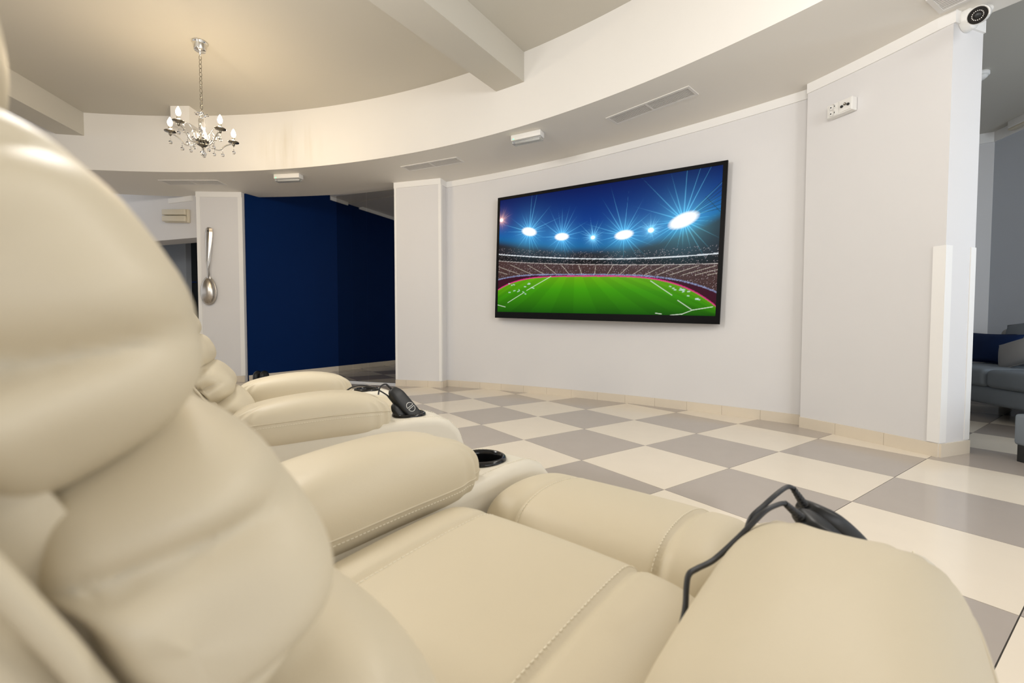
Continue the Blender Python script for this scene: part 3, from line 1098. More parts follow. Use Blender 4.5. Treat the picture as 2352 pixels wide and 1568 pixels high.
# aisles
for k in range(17):
    x0 = 200 + k * 115
    xt = 980 + (x0 - 980) * 1.28
    a_, b_ = uvp(980 + (x0 - 980) * 0.93, 1085), uvp(xt, 1003)
    d = b_ - a_
    t = ((U - a_[0]) * d[0] + (Vv - a_[1]) * d[1]) / (d @ d)
    dist = np.hypot((U - a_[0] - t * d[0]) * asp, Vv - a_[1] - t * d[1])
    mixin(((dist < 0.0026) & (t > 0) & (t < 1)).astype(float) * 0.6, lin((205, 195, 180)))
for l_, w_, c_ in ((l1, 0.0045, (235, 240, 245)), (l2, 0.003, (190, 180, 175))):
    mixin((np.abs(Vv - l_) < w_).astype(float) * (0.55 + 0.45 * noise), lin(c_))
# boards and pitch
mixin(sm(l3 - Vv, -0.002, 0.002), lin((60, 16, 34)))
mixin((np.abs(Vv - l3) < 0.006).astype(float) * (0.3 + 0.7 * (noise > .45)), lin((140, 150, 190)))
pm_ = sm(l4 - Vv, -0.002, 0.002)
gy = np.clip((l4 - Vv) / np.maximum(l4, .05), 0, 1)
green = np.stack([np.interp(gy, [0, 0.35, 1], [lin((100, 170, 10))[c], lin((62, 150, 8))[c], lin((22, 84, 6))[c]]) for c in range(3)], -1)
vx = (U - 0.42) / (0.35 + 0.75 * gy)
str_ = 1 + 0.10 * np.sign(np.sin(vx * 30)) * 0.6 - 0.55 * np.abs(U - 0.45) ** 1.5
img = img * (1 - pm_[..., None]) + green * np.clip(str_, 0.2, 1.2)[..., None] * pm_[..., None]
mixin((np.abs(Vv - l4) < 0.006).astype(float) * (0.5 + 0.5 * noise), lin((220, 40, 130)))


def seg(p, q, w, col, al=0.9):
    a_, b_ = uvp(*p), uvp(*q)
    d = b_ - a_
    t = np.clip(((U - a_[0]) * d[0] + (Vv - a_[1]) * d[1]) / (d @ d), 0, 1)
    dist = np.hypot((U - a_[0] - t * d[0]) * asp, Vv - a_[1] - t * d[1])
    mixin(np.clip(1.5 - dist / w, 0, 1) * al, lin(col))


for p, q in (((630, 1100), (425, 1220)), ((395, 1242), (265, 1325)), ((1485, 1135), (1670, 1255)), ((1720, 1298), (1838, 1375)), ((1660, 1425), (1760, 1415)), ((1760, 1415), (1850, 1380)), ((1850, 1380), (2020, 1352)), ((178, 1345), (245, 1362)), ((1535, 1408), (1585, 1415))):
    seg(p, q, 0.0026, (225, 235, 215))
for k in range(26):
    if k % 2:
        x, y = rng.uniform(200, 470), rng.uniform(1140, 1250)
    else:
        x = rng.uniform(1610, 1960); y = 1150 + (x - 1610) * 0.42 + rng.uniform(-10, 30)
    seg((x, y), (x + rng.uniform(6, 22), y + rng.uniform(-4, 8)), 0.004, (200, 225, 215), 0.8)
# cables of the roof
for k in range(7):
    seg((2070, 290 + k * 38), (1850, 520 + k * 8), 0.0022, (4, 10, 30), 0.8)
seg((1935, 420), (2060, 545), 0.0022, (4, 10, 30), 0.8)
for k in range(4):
    seg((175, 510 + k * 40), (350, 690 + k * 6), 0.0018, (30, 60, 90), 0.5)
# floodlights with rays
for (x, y, sz, tilt_, big, colr) in ((430, 720, 1.0, -14, 1, (120, 220, 255)), (712, 762, 0.85, -3, 0.75, (120, 215, 255)), (980, 768, 0.42, 0, 0.45, (140, 225, 255)), (1245, 745, 0.95, 6, 0.95, (120, 220, 255)), (1475, 705, 0.5, 0, 0.35, (150, 230, 255)), (1750, 620, 1.35, 20, 1.35, (120, 225, 255)), (188, 622, 0.45, 0, 0.4, (255, 190, 150))):
    c0 = uvp(x, y)
    dx, dy = (U - c0[0]) * asp, Vv - c0[1]
    ca, sa = math.cos(math.radians(tilt_)), math.sin(math.radians(tilt_))
    ex, ey = dx * ca + dy * sa, -dx * sa + dy * ca
    long_ = 0.062 if sz > 0.7 else 0.036
    rr = np.hypot(ex / (long_ * sz), ey / (0.030 * sz))
    rad = np.hypot(dx, dy)
    th = np.arctan2(dy, dx)
    glow = np.exp(-(rad / (0.075 * sz)) ** 1.1) * 0.75
    rays = np.zeros_like(U)
    nr_ = 26
    for k in range(nr_):
        an = 2 * PI * k / nr_ + 0.12 + rng.uniform(-0.08, 0.08)
        ln_r = (0.12 + 0.26 * rng.random()) * big * (1.25 if math.sin(an) > 0 else 0.8)
        da = np.abs(np.angle(np.exp(1j * (th - an)))) * rad
        rays += np.clip(1.4 - da / (0.0042 * np.clip(1 - rad / ln_r, 0.02, 1)), 0, 1) * np.clip(1 - rad / ln_r, 0, 1) ** 1.1
    img = img + lin(colr) * np.clip(glow + np.clip(rays, 0, 1) * 0.55, 0, 1.4)[..., None] * 0.9
    mixin(np.clip((1.35 - rr) * 2.2, 0, 1), (1.15, 1.15, 1.15))
img = np.clip(img, 0, 1.2)

sx0, sx1, sy0, sy1 = -hw + bz, hw - bz - 0.004, -hh + bzb, hh - bz
gx = np.linspace(sx0, sx1, NX); gyv = np.linspace(sy0, sy1, NY)
GX, GY = np.meshgrid(gx, gyv)
co = np.stack([GX.ravel() * exv.x + GY.ravel() * eyv.x, GX.ravel() * exv.y + GY.ravel() * eyv.y, GX.ravel() * exv.z + GY.ravel() * eyv.z], -1) + np.array(tn) * 0.0
me = bpy.data.meshes.new('screen')
idx = np.arange(NX * NY).reshape(NY, NX)
qd = np.stack([idx[:-1, :-1], idx[:-1, 1:], idx[1:, 1:], idx[1:, :-1]], -1).reshape(-1, 4)
me.vertices.add(len(co)); me.vertices.foreach_set('co', co.astype(np.float32).ravel())
me.loops.add(qd.size); me.loops.foreach_set('vertex_index', qd.astype(np.int32).ravel())
me.polygons.add(len(qd)); me.polygons.foreach_set('loop_start', np.arange(0, qd.size, 4, dtype=np.int32))
me.update()
at_ = me.color_attributes.new('picture', 'FLOAT_COLOR', 'POINT')
at_.data.foreach_set('color', np.concatenate([img.reshape(-1, 3), np.ones((NX * NY, 1))], 1).astype(np.float32).ravel())
ms = bpy.data.materials.new('tv_picture'); ms.use_nodes = True
nt = ms.node_tree; b = nt.nodes['Principled BSDF']
b.inputs['Base Color'].default_value = (0.002, 0.002, 0.002, 1); b.inputs['Roughness'].default_value = 0.4; b.inputs['Specular IOR Level'].default_value = 0.05
vc = nt.nodes.new('ShaderNodeVertexColor'); vc.layer_name = 'picture'
nt.links.new(vc.outputs[0], b.inputs['Emission Color']); b.inputs['Emission Strength'].default_value = 1.0 / 2 ** EXPO
link('screen', me, ms, tv)

# ================================================================== CHANDELIER
cp = at_z(459, 97, HU)
cx_, cy_ = cp.x, cp.y
chn = empty('chandelier', (cx_, cy_, HU))
tag(chn, 'small chrome and crystal chandelier with five candle bulbs on a chain', 'chandelier')
r2v = Vector((math.cos(YAW), math.sin(YAW), 0)); f2v = Vector((-math.sin(YAW), math.cos(YAW), 0))
obj('canopy', lathe([(0.064, 0.0), (0.066, -0.008), (0.060, -0.014), (0.057, -0.022), (0.050, -0.070), (0.046, -0.078), (0.012, -0.080), (0.010, -0.10), (0.004, -0.125), (0.0001, -0.125)], 28), MT['chrome'], chn, True)
zt, zbm = -0.12, -0.605
nl = 13
for k in range(nl):
    z0 = zt + (zbm - zt) * k / nl
    L_ = (zt - zbm) / nl * 1.22
    s_ = Vector((1, 0, 0)) if k % 2 else Vector((0, 1, 0))
    s_ = (r2v if k % 2 else (f2v * 0.7 + r2v * 0.7).normalized())
    pth = []
    for i in range(14):
        an = 2 * PI * i / 14
        pth.append(Vector((0, 0, z0 - L_ / 2)) + s_ * (0.0095 * math.cos(an)) + Z * (L_ / 2 * math.sin(an)))
    obj('chain_link', tube(pth, 0.0022, 6, True), MT['chromedark'], chn, True)
body = []
ZB = -0.905          # arm hub level
obj('stem', lathe([(0.004, -0.60), (0.004, -0.625), (0.014, -0.63), (0.014, -0.64), (0.005, -0.645), (0.005, -0.67)], 12), MT['chrome'], chn, True)
for k in range(8):
    an = 2 * PI * k / 8
    d = r2v * math.cos(an) + f2v * math.sin(an)
    obj('crystal_petal', superell(lambda th, ph, d=d: Vector((0, 0, -0.655)) + d * (0.034 + 0.026 * math.cos(ph) * math.cos(th)) + d.cross(Z) * (0.011 * math.cos(ph) * math.sin(th)) + Z * (0.006 * math.sin(ph)), 8, 4), MT['crystal'], chn)
obj('column', lathe([(0.010, -0.665), (0.018, -0.67), (0.018, -0.68), (0.013, -0.685), (0.026, -0.70), (0.029, -0.73), (0.026, -0.78), (0.020, -0.835), (0.024, -0.855), (0.024, -0.87), (0.012, -0.88), (0.012, -0.89)], 10), MT['crystal'], chn)
obj('core', lathe([(0.005, -0.66), (0.005, -0.89)], 8), MT['chrome'], chn, True)
obj('hub', lathe([(0.004, -0.885), (0.050, -0.89), (0.054, -0.896), (0.048, -0.906), (0.018, -0.912), (0.015, -0.922), (0.040, -0.928), (0.042, -0.934), (0.030, -0.942), (0.012, -0.95), (0.004, -0.96)], 24), MT['chromedark'], chn, True)


def ball(c, r):
    c = Vector(c)
    return superell(lambda th, ph: c + Vector((r * math.cos(ph) * math.cos(th), r * math.cos(ph) * math.sin(th), r * math.sin(ph))), 10, 6)


def drop(parent, c, r=0.017, hang=0.05):
    c = Vector(c)
    d_ = obj('crystal_drop', cat(ball(c - Z * hang, r), ball(c - Z * (hang - r - 0.010), 0.006), ball(c - Z * 0.008, 0.004), tube([c, c - Z * (hang - r)], 0.0012, 5)), MT['crystal'], parent)
    return d_


drop(chn, (0, 0, -0.96), 0.022, 0.05)
TILT = 0.0
for k in range(5):
    an = math.radians(48 + 72 * k)
    d = r2v * math.cos(an) + f2v * math.sin(an)
    dz = -math.tan(TILT) * 0.28 * math.cos(an)
    P_ = smooth_path([d * 0.03 + Z * (ZB + 0.0), d * 0.08 + Z * (ZB - 0.035), d * 0.14 + Z * (ZB - 0.035 + dz * .4), d * 0.185 + Z * (ZB + 0.015 + dz * .7), d * 0.23 + Z * (ZB + 0.045 + dz), d * 0.258 + Z * (ZB + 0.05 + dz)], 5)
    arm = obj('arm', tube(P_, 0.0055, 8), MT['chrome'], chn, True)
    e = d * 0.26 + Z * (ZB + 0.034 + dz)
    az_ = (Z + d * 0.0 - r2v * math.sin(TILT) * 0.0).normalized()
    obj('candle_plate', lathe([(0.006, 0.0), (0.012, 0.012), (0.012, 0.03), (0.046, 0.036), (0.048, 0.040), (0.046, 0.043), (0.010, 0.042)], 24, e), MT['chromedark'], arm, True)
    obj('candle_sleeve', lathe([(0.014, 0.042), (0.0145, 0.078), (0.010, 0.082), (0.010, 0.09)], 16, e), MT['candle'], arm, True)
    obj('bulb', lathe([(0.009, 0.088), (0.015, 0.097), (0.0195, 0.112), (0.019, 0.125), (0.012, 0.146), (0.005, 0.160), (0.0008, 0.166)], 14, e), MT['bulb'], arm, True)
    drop(arm, e, 0.016, 0.06)
    drop(arm, d * 0.165 + Z * (ZB - 0.022 + dz * .5), 0.016, 0.055)
    drop(arm, d * 0.095 + Z * (ZB - 0.040), 0.015, 0.05)
    # inner scroll with its own drops
    an2 = an + math.radians(36)
    d2_ = r2v * math.cos(an2) + f2v * math.sin(an2)
    P_ = smooth_path([d2_ * 0.03 + Z * (ZB + 0.0), d2_ * 0.06 + Z * (ZB + 0.03), d2_ * 0.065 + Z * (ZB + 0.075), d2_ * 0.095 + Z * (ZB + 0.125), d2_ * 0.125 + Z * (ZB + 0.135), d2_ * 0.142 + Z * (ZB + 0.115), d2_ * 0.130 + Z * (ZB + 0.10)], 5)
    scr = obj('scroll', tube(P_, 0.0042, 6), MT['chrome'], chn, True)
    drop(scr, d2_ * 0.132 + Z * (ZB + 0.10), 0.017, 0.045)
    obj('crystal_drop', ball(d2_ * 0.11 + Z * (ZB + 0.035), 0.017), MT['crystal'], scr)

# ================================================================== CEILING FITTINGS
def vent(corners, label, wall=None):
    """corners px: far-left, far-right, near-right, near-left on the soffit"""
    P = [at_z(u, v, HC) for u, v in corners]
    c = sum(P, Vector()) / 4
    ex_ = ((P[1] - P[0]) + (P[2] - P[3])).normalized()
    ey_ = Z.cross(ex_)
    w = ((P[1] - P[0]).length + (P[2] - P[3]).length) / 2
    h = max(0.17, ((P[3] - P[0]).dot(ey_).__abs__() + (P[2] - P[1]).dot(ey_).__abs__()) / 2)
    root = empty('ceiling_vent', c)
    tag(root, label, 'vent', 'air vents in the ceiling ring')
    a, b_ = w / 2, h / 2
    f = 0.022
    z0, z1 = -0.006, 0.0
    obj('frame', cat(fbox(O0, ex_, ey_, Z, -a, a, b_ - f, b_, z0, z1), fbox(O0, ex_, ey_, Z, -a, a, -b_, -b_ + f, z0, z1),
                     fbox(O0, ex_, ey_, Z, -a, -a + f, -b_ + f, b_ - f, z0, z1), fbox(O0, ex_, ey_, Z, a - f, a, -b_ + f, b_ - f, z0, z1)), MT['vent'], root)
    obj('divider', fbox(O0, ex_, ey_, Z, -0.008, 0.008, -b_ + f, b_ - f, z0, z1), MT['vent'], root)
    obj('duct', fbox(O0, ex_, ey_, Z, -a + f, a - f, -b_ + f, b_ - f, -0.0012, -0.0006), MT['ventdark'], root)
    n = 9
    for s0, s1 in ((-a + f, -0.008), (0.008, a - f)):
        for i in range(n):
            y = -b_ + f + (2 * b_ - 2 * f) * (i + 0.5) / n
            sw = (2 * b_ - 2 * f) / n * 0.22
            obj('slat', fbox(O0, ex_, ey_, Z, s0, s1, y - sw, y + sw, -0.0045, -0.0015), MT['vent'], root)
    return root


vent(((1390, 271), (1580, 197), (1607, 215), (1418, 285)), 'white louvred air vent above the right half of the television')
vent(((918, 382), (1050, 360), (1066, 372), (943, 393)), 'white louvred air vent in front of the pilaster top')
vent(((362, 413), (502, 413), (518, 424), (390, 424)), 'white louvred air vent above the spoon column')
p_a = at_z(2128, 0, HC); p_b = at_z(2158, 29, HC)


def vent4():
    e1 = (p_b - p_a).normalized()              # short side runs towards the wall
    ex_ = -Vector((-e1.y, e1.x, 0))
    if ex_.dot(r2v) < 0: ex_ = -ex_
    root = empty('ceiling_vent', p_b)
    tag(root, 'white louvred air vent next to the security camera', 'vent', 'air vents in the ceiling ring')
    w, h, f = 0.78, 0.22, 0.024
    ey_ = -e1
    obj('frame', cat(fbox(O0, ex_, ey_, Z, 0, w, 0, f, -0.01, 0), fbox(O0, ex_, ey_, Z, 0, w, h - f, h, -0.01, 0), fbox(O0, ex_, ey_, Z, 0, f, f, h - f, -0.01, 0), fbox(O0, ex_, ey_, Z, w - f, w, f, h - f, -0.01, 0)), MT['vent'], root)
    obj('duct', fbox(O0, ex_, ey_, Z, f, w - f, f, h - f, -0.0012, -0.0006), MT['ventdark'], root)
    obj('divider', fbox(O0, ex_, ey_, Z, w / 2 - 0.008, w / 2 + 0.008, f, h - f, -0.008, 0), MT['vent'], root)
    for i in range(9):
        y = f + (h - 2 * f) * (i + 0.5) / 9
        for s0, s1 in ((f, w / 2 - 0.008), (w / 2 + 0.008, w - f)):
            obj('slat', fbox(O0, ex_, ey_, Z, s0, s1, y - 0.006, y + 0.006, -0.006, -0.002), MT['vent'], root)


vent4()


def emergency(px4, label, led=True, drop_=0.055):
    P = [at_z(u, v, HC) for u, v in px4]
    c = (P[0] + P[1]) / 2
    ex_ = (P[1] - P[0]).normalized()
    ey_ = Z.cross(ex_)
    if ey_.dot(CAM - c) > 0: ey_ = -ey_
    w = (P[1] - P[0]).length
    root = empty('emergency_light', c)
    tag(root, label, 'light', 'emergency lights')
    d = 0.10
    rbox('housing', O0, ex_, ey_, Z, -w / 2, w / 2, 0, d, -drop_, 0, 0.006, MT['plastic'], root)
    rbox('diffuser', O0, ex_, ey_, Z, -w / 2 + 0.006, w / 2 - 0.006, 0.008, d - 0.008, -drop_ - 0.030, -drop_ - 0.0005, 0.008, MT['clear'], root)
    obj('lamp_tube', tube([ex_ * (-w / 2 + 0.03) + ey_ * d / 2 - Z * (drop_ + 0.010), ex_ * (w / 2 - 0.03) + ey_ * d / 2 - Z * (drop_ + 0.010)], 0.007, 8), MT['plastic'], root, True)
    if led:
        obj('indicator', superell(lambda th, ph: ex_ * (-w / 2 + 0.03) + ey_ * (-0.001) - Z * (drop_ - 0.010) + Vector((math.cos(ph) * math.cos(th), math.cos(ph) * math.sin(th), math.sin(ph))) * 0.006, 10, 6), MT['led'], root)
    return root


emergency(((1173, 311), (1241, 296)), 'white emergency light with green indicator in front of the television')
emergency(((628, 400), (686, 397)), 'white emergency light with green indicator above the blue wall')

# wall-mounted emergency light over the doorway
w0, w1 = lz(384, 497), lz(438, 497)
c_ = (w0 + w1) / 2
wel = empty('emergency_light', c_)
tag(wel, 'yellowed bulkhead light on the wall above the doorway', 'light', 'emergency lights')
wx = (w1 - w0).normalized(); ww = (w1 - w0).length / 2; wh = ww * 0.40
rbox('housing', O0, wx, ln, Z, -ww, ww, 0, 0.045, -wh, wh, 0.012, MT['plasticaged'], wel)
rbox('diffuser', O0, wx, ln, Z, -ww * 0.96, ww * 0.96, 0.046, 0.09, -wh * 0.9, -wh * 0.06, 0.012, MT['plasticaged'], wel)
rbox('diffuser', O0, wx, ln, Z, -ww * 0.96, ww * 0.96, 0.046, 0.09, wh * 0.06, wh * 0.9, 0.012, MT['plasticaged'], wel)

# ================================================================== SOCKET BOX on the right wall
q = (R1 - R0).normalized(); qn = Vector((q.y, -q.x, 0))
wp0 = R0 + Vector((-q.y, q.x, 0)) * 0.010


def rp(u, v): return at_plane(u, v, wp0, qn)


bl_, br_ = rp(1909, 260), rp(1971, 240)
sbh = abs(rp(1910, 246).z - rp(1912, 274).z)
sc_ = (bl_ + br_) / 2
sb = empty('socket_box', sc_)
tag(sb, 'white surface socket box with two outlets high on the right wall', 'socket')
bw = (br_ - bl_).length / 2 * 0.92
rbox('box', O0, q, qn, Z, -bw, bw, 0.0, 0.055, -sbh / 2, sbh / 2, 0.004, MT['plastic'], sb, 2, False)
obj('face_plate', fbox(O0, q, qn, Z, -bw * 0.95, -bw * 0.05, 0.0552, 0.060, -sbh * 0.46, sbh * 0.46), MT['plastic'], sb)
obj('antenna_plate', fbox(O0, q, qn, Z, bw * 0.08, bw * 0.92, 0.0552, 0.061, -sbh * 0.42, sbh * 0.42), MT['plastic'], sb)
for z_ in (-0.24, 0.24):
    ou = obj('outlet', lathe([(sbh * 0.23, 0.0), (sbh * 0.23, 0.006), (sbh * 0.20, 0.007), (sbh * 0.19, 0.001), (0.0001, 0.001)], 20, q * (-bw * 0.5) + Z * (z_ * sbh) + qn * 0.060, q, Z, qn), MT['plastic'], sb, True)
    for e in (-1, 1):
        obj('pin_hole', lathe([(0.005, 0), (0.005, 0.0015), (0.0001, 0.0015)], 10, q * (-bw * 0.5 + e * 0.014) + Z * (z_ * sbh) + qn * 0.0612, q, Z, qn), MT['black'], ou)
for e in (-1, 0, 1):
    obj('antenna_jack', lathe([(0.009, 0), (0.009, 0.008), (0.006, 0.008), (0.0001, 0.003)], 12, q * (bw * 0.5 + e * 0.022) + qn * 0.061 + Z * (0.006 if e == 0 else -0.004), q, Z, qn), MT['chromedark'] if e == 0 else MT['black'], sb, True)

# ================================================================== SECURITY CAMERA
ecx = R1 + ed * 0.13
cb = at_plane(2215, 50, R1, en)
scam = empty('security_camera', cb)
tag(scam, 'white bullet security camera with black lens ring on the wall end', 'camera')
obj('mount', lathe([(0.066, 0.0), (0.068, 0.004), (0.066, 0.040), (0.060, 0.046), (0.042, 0.05), (0.040, 0.062), (0.0001, 0.062)], 32, O0, ed, Z, en), MT['plastic'], scam, True)
face_c = at_d(2246, 35, 2.52) - cb
aim = (CAM - rt * 0.55 - Z * 0.1 - (cb + face_c)).normalized()
bx_ = aim.orthogonal().normalized(); by_ = aim.cross(bx_)
elbow = en * 0.10 + Z * 0.02
obj('bracket', tube(smooth_path([en * 0.055, en * 0.10 + Z * 0.002, (en * 0.13 + Z * 0.01) * 0.6 + (face_c - aim * 0.09) * 0.4, face_c - aim * 0.075], 4), 0.024, 14), MT['plastic'], scam, True)
hs = obj('housing', lathe([(0.0001, -0.145), (0.030, -0.142), (0.042, -0.13), (0.0445, -0.115), (0.0445, 0.0), (0.043, 0.006), (0.040, 0.004), (0.0001, 0.003)], 32, face_c, bx_, by_, aim), MT['plastic'], scam, True)
hs.data.set_sharp_from_angle(angle=math.radians(40))
obj('front_glass', lathe([(0.0415, 0.0045), (0.0415, 0.007), (0.0001, 0.0075)], 32, face_c, bx_, by_, aim), MT['blackgloss'], scam)
for k in range(18):
    an = 2 * PI * k / 18
    obj('infrared_led', lathe([(0.0026, 0.007), (0.0020, 0.0095), (0.0001, 0.010)], 8, face_c + bx_ * 0.0235 * math.cos(an) + by_ * 0.0235 * math.sin(an), bx_, by_, aim), MT['plastic'], scam)
obj('lens', lathe([(0.015, 0.007), (0.0145, 0.010), (0.009, 0.011), (0.0001, 0.0125)], 20, face_c, bx_, by_, aim), MT['black'], scam, True)
hd = []
for r_, h_0, h_1 in ((0.047, -0.11, 0.012),):
    V, F = [], []
    upv = (Z - aim * Z.dot(aim)).normalized(); sdv = upv.cross(aim)
    for i in range(13):
        an = math.radians(-20 + 220 * i / 12)
        for rr_ in (r_, r_ - 0.0025):
            for hh_ in (h_0, h_1):
                V.append(face_c + sdv * rr_ * math.cos(an) + upv * rr_ * math.sin(an) + aim * hh_)
    for i in range(12):
        b = i * 4
        F += [(b, b + 1, b + 5, b + 4), (b + 2, b + 6, b + 7, b + 3), (b + 1, b + 3, b + 7, b + 5), (b, b + 4, b + 6, b + 2)]
    obj('sun_hood', (V, F), MT['plastic'], scam, True)

# ================================================================== SPOON on the far column
sp_p = FL + fn * 0.02


def fp(u, v): return at_plane(u, v, sp_p, fn)


stop, sbot = fp(482, 523), fp(481, 697)
sph = (stop - sbot).length
spo = empty('decorative_spoon', sbot)
tag(spo, 'giant hammered metal spoon hung on the white column', 'decoration')
sxv = ft
V, F = [], []
pw = abs((fp(498, 670) - fp(464, 670)).dot(ft)) / 2
bc_ = (fp(481, 668) - sbot).z
ba = bc_
n1, n2 = 28, 12
# bowl: domed oval shell with a rim
for j in range(n2 + 1):
    r = 1 - j / n2
    for i in range(n1):
        an = 2 * PI * i / n1
        egg = 1 + 0.12 * math.sin(an) * -1
        V.append(sxv * (pw * r * math.cos(an) * egg) + Z * (bc_ + ba * 1.08 * r * math.sin(an)) + fn * (0.015 + 0.075 * math.sqrt(max(0, 1 - r * r))))
for j in range(n2):
    for i in range(n1):
        a, b_ = j * n1 + i, j * n1 + (i + 1) % n1
        F.append((a, b_, b_ + n1, a + n1))
rim = [sxv * (pw * 1.01 * math.cos(2 * PI * i / n1) * (1 - 0.12 * math.sin(2 * PI * i / n1))) + Z * (bc_ + ba * 1.08 * math.sin(2 * PI * i / n1)) + fn * 0.012 for i in range(n1)]
bo = obj('bowl', cat((V, F), tube(rim, 0.008, 6, True)), MT['steel'], spo, True)
hp = []
prof_ = [(bc_ + ba * 0.75, 0.040, 0.028), (bc_ + ba * 1.2, 0.020, 0.035), (bc_ + ba * 1.7, 0.016, 0.040), (sph * 0.55, 0.030, 0.045), (sph * 0.8, 0.046, 0.04), (sph * 0.94, 0.052, 0.032), (sph * 0.985, 0.045, 0.028), (sph, 0.022, 0.026)]
V, F = [], []
for z_, w_, o_ in prof_:
    lean = (stop - sbot).dot(ft) * z_ / sph
    V += [sxv * (-w_ + lean) + Z * z_ + fn * (o_ - 0.008), sxv * (-w_ * .35 + lean) + Z * z_ + fn * (o_ + 0.012), sxv * (w_ * .35 + lean) + Z * z_ + fn * (o_ + 0.012), sxv * (w_ + lean) + Z * z_ + fn * (o_ - 0.008), sxv * lean + Z * z_ + fn * (o_ - 0.012)]
for i in range(len(prof_) - 1):
    for k in range(5):
        F.append((i * 5 + k, i * 5 + (k + 1) % 5, i * 5 + 5 + (k + 1) % 5, i * 5 + 5 + k))
F.append((4, 3, 2, 1, 0)); F.append(tuple((len(prof_) - 1) * 5 + k for k in range(5)))
hn_ = obj('handle', (V, F), MT['steel'], spo, False)
obj('nail', lathe([(0.008, 0), (0.008, 0.004), (0.0001, 0.006)], 10, Z * sph * 0.95 + fn * 0.044 + sxv * (stop - sbot).dot(ft), ft, Z, fn), MT['black'], spo)

# ================================================================== GLASS DOOR beside the pilaster
g0 = at_z(906, 881, 0.0); ga = ang(g0)
pts = [PA + pn * 0.10 - pt * 0.006]
gd = (pol(8.42, ga + math.radians(6)) - pts[0]).normalized()
gl = empty('glass_door', pts[0])
tag(gl, 'tinted glass folding door with chrome pull next to the pilaster', 'door')
gnv = Vector((gd.y, -gd.x, 0))
gs = [0.0] + [(at_plane(u_, 860, pts[0], gnv) - pts[0]).dot(gd) for u_ in (846, 811, 778)]
for k in range(3):
    obj('pane', fbox(O0, gd, gnv, Z, gs[k] + 0.004, gs[k + 1] - 0.004, -0.004, 0.004, 0.02, HC - 0.05), MT['glass'], gl)
for z_ in (0.10, 2.45):
    obj('clamp', fbox(O0, gd, gnv, Z, 0.0, 0.03, -0.014, 0.014, z_, z_ + 0.06), MT['chrome'], gl)
obj('floor_rail', fbox(O0, gd, gnv, Z, 0.0, gs[3], -0.012, 0.012, 0.001, 0.02), MT['chrome'], gl)
obj('pull', tube(smooth_path([gd * 0.04 + Z * 0.30 + gnv * 0.0, gd * 0.04 + Z * 0.30 + gnv * 0.05, gd * 0.04 + Z * 0.34 + gnv * 0.06, gd * 0.04 + Z * 0.62 + gnv * 0.06, gd * 0.04 + Z * 0.66 + gnv * 0.05, gd * 0.04 + Z * 0.66], 5), 0.012, 10), MT['chrome'], gl, True)

# ================================================================== small black object by the blue wall
sh0 = at_z(600, 884, 0.0)
shoe = empty('black_object', sh0)
tag(shoe, 'small black two-lobed object on the floor before the blue wall', 'object')
for e in (-1, 1):
    c = r2v * 0.045 * e
    obj('lobe', superell(lambda th, ph, c=c: c + r2v * (0.05 * math.cos(ph) * math.cos(th)) + f2v * (0.09 * math.cos(ph) * math.sin(th)) + Z * (0.10 + 0.0999 * spow(math.sin(ph), 0.7)), 16, 10), MT['black'], shoe, True)

# ================================================================== LOUNGE SOFA
sA = at_z(2228, 920, 0.15); sA.z = 0
sdv = kd; snv = kn                     # along the wall, towards the room
# front line of the sofa stands 1.0 m off the wall
off = (sA - K0).dot(kn)
s0 = (sA - K0).dot(kd)
so_ = K0 + kd * s0
sofa = empty('sofa', so_ + kn * 0.5)
tag(sofa, 'grey velvet sofa along the lounge wall', 'sofa')
oo = -kn * 0.5
fr0 = off
rbox('base', oo, kd, kn, Z, -0.75, 1.9, 0.12, fr0 - 0.03, 0.14, 0.30, 0.03, MT['sofa'], sofa)
rbox('seat_cushion', oo, kd, kn, Z, -0.72, 0.13, 0.25, fr0, 0.29, 0.45, 0.045, MT['sofa'], sofa, 4)
rbox('seat_cushion', oo, kd, kn, Z, 0.135, 1.05, 0.25, fr0, 0.29, 0.45, 0.045, MT['sofa'], sofa, 4)
rbox('seat_cushion', oo, kd, kn, Z, 1.055, 1.88, 0.25, fr0, 0.29, 0.45, 0.045, MT['sofa'], sofa, 4)
rbox('backrest', oo, kd, kn, Z, -0.75, 1.9, 0.02, 0.30, 0.20, 0.80, 0.06, MT['sofac'], sofa, 4)
for a_, b_ in ((-0.7, 0.25), (-0.7, fr0 - 0.12), (1.8, 0.25), (1.8, fr0 - 0.12), (0.55, fr0 - 0.12)):
    obj('leg', fbox(oo, kd, kn, Z, a_ - 0.03, a_ + 0.03, b_ - 0.03, b_ + 0.03, 0, 0.15), MT['black'], sofa)


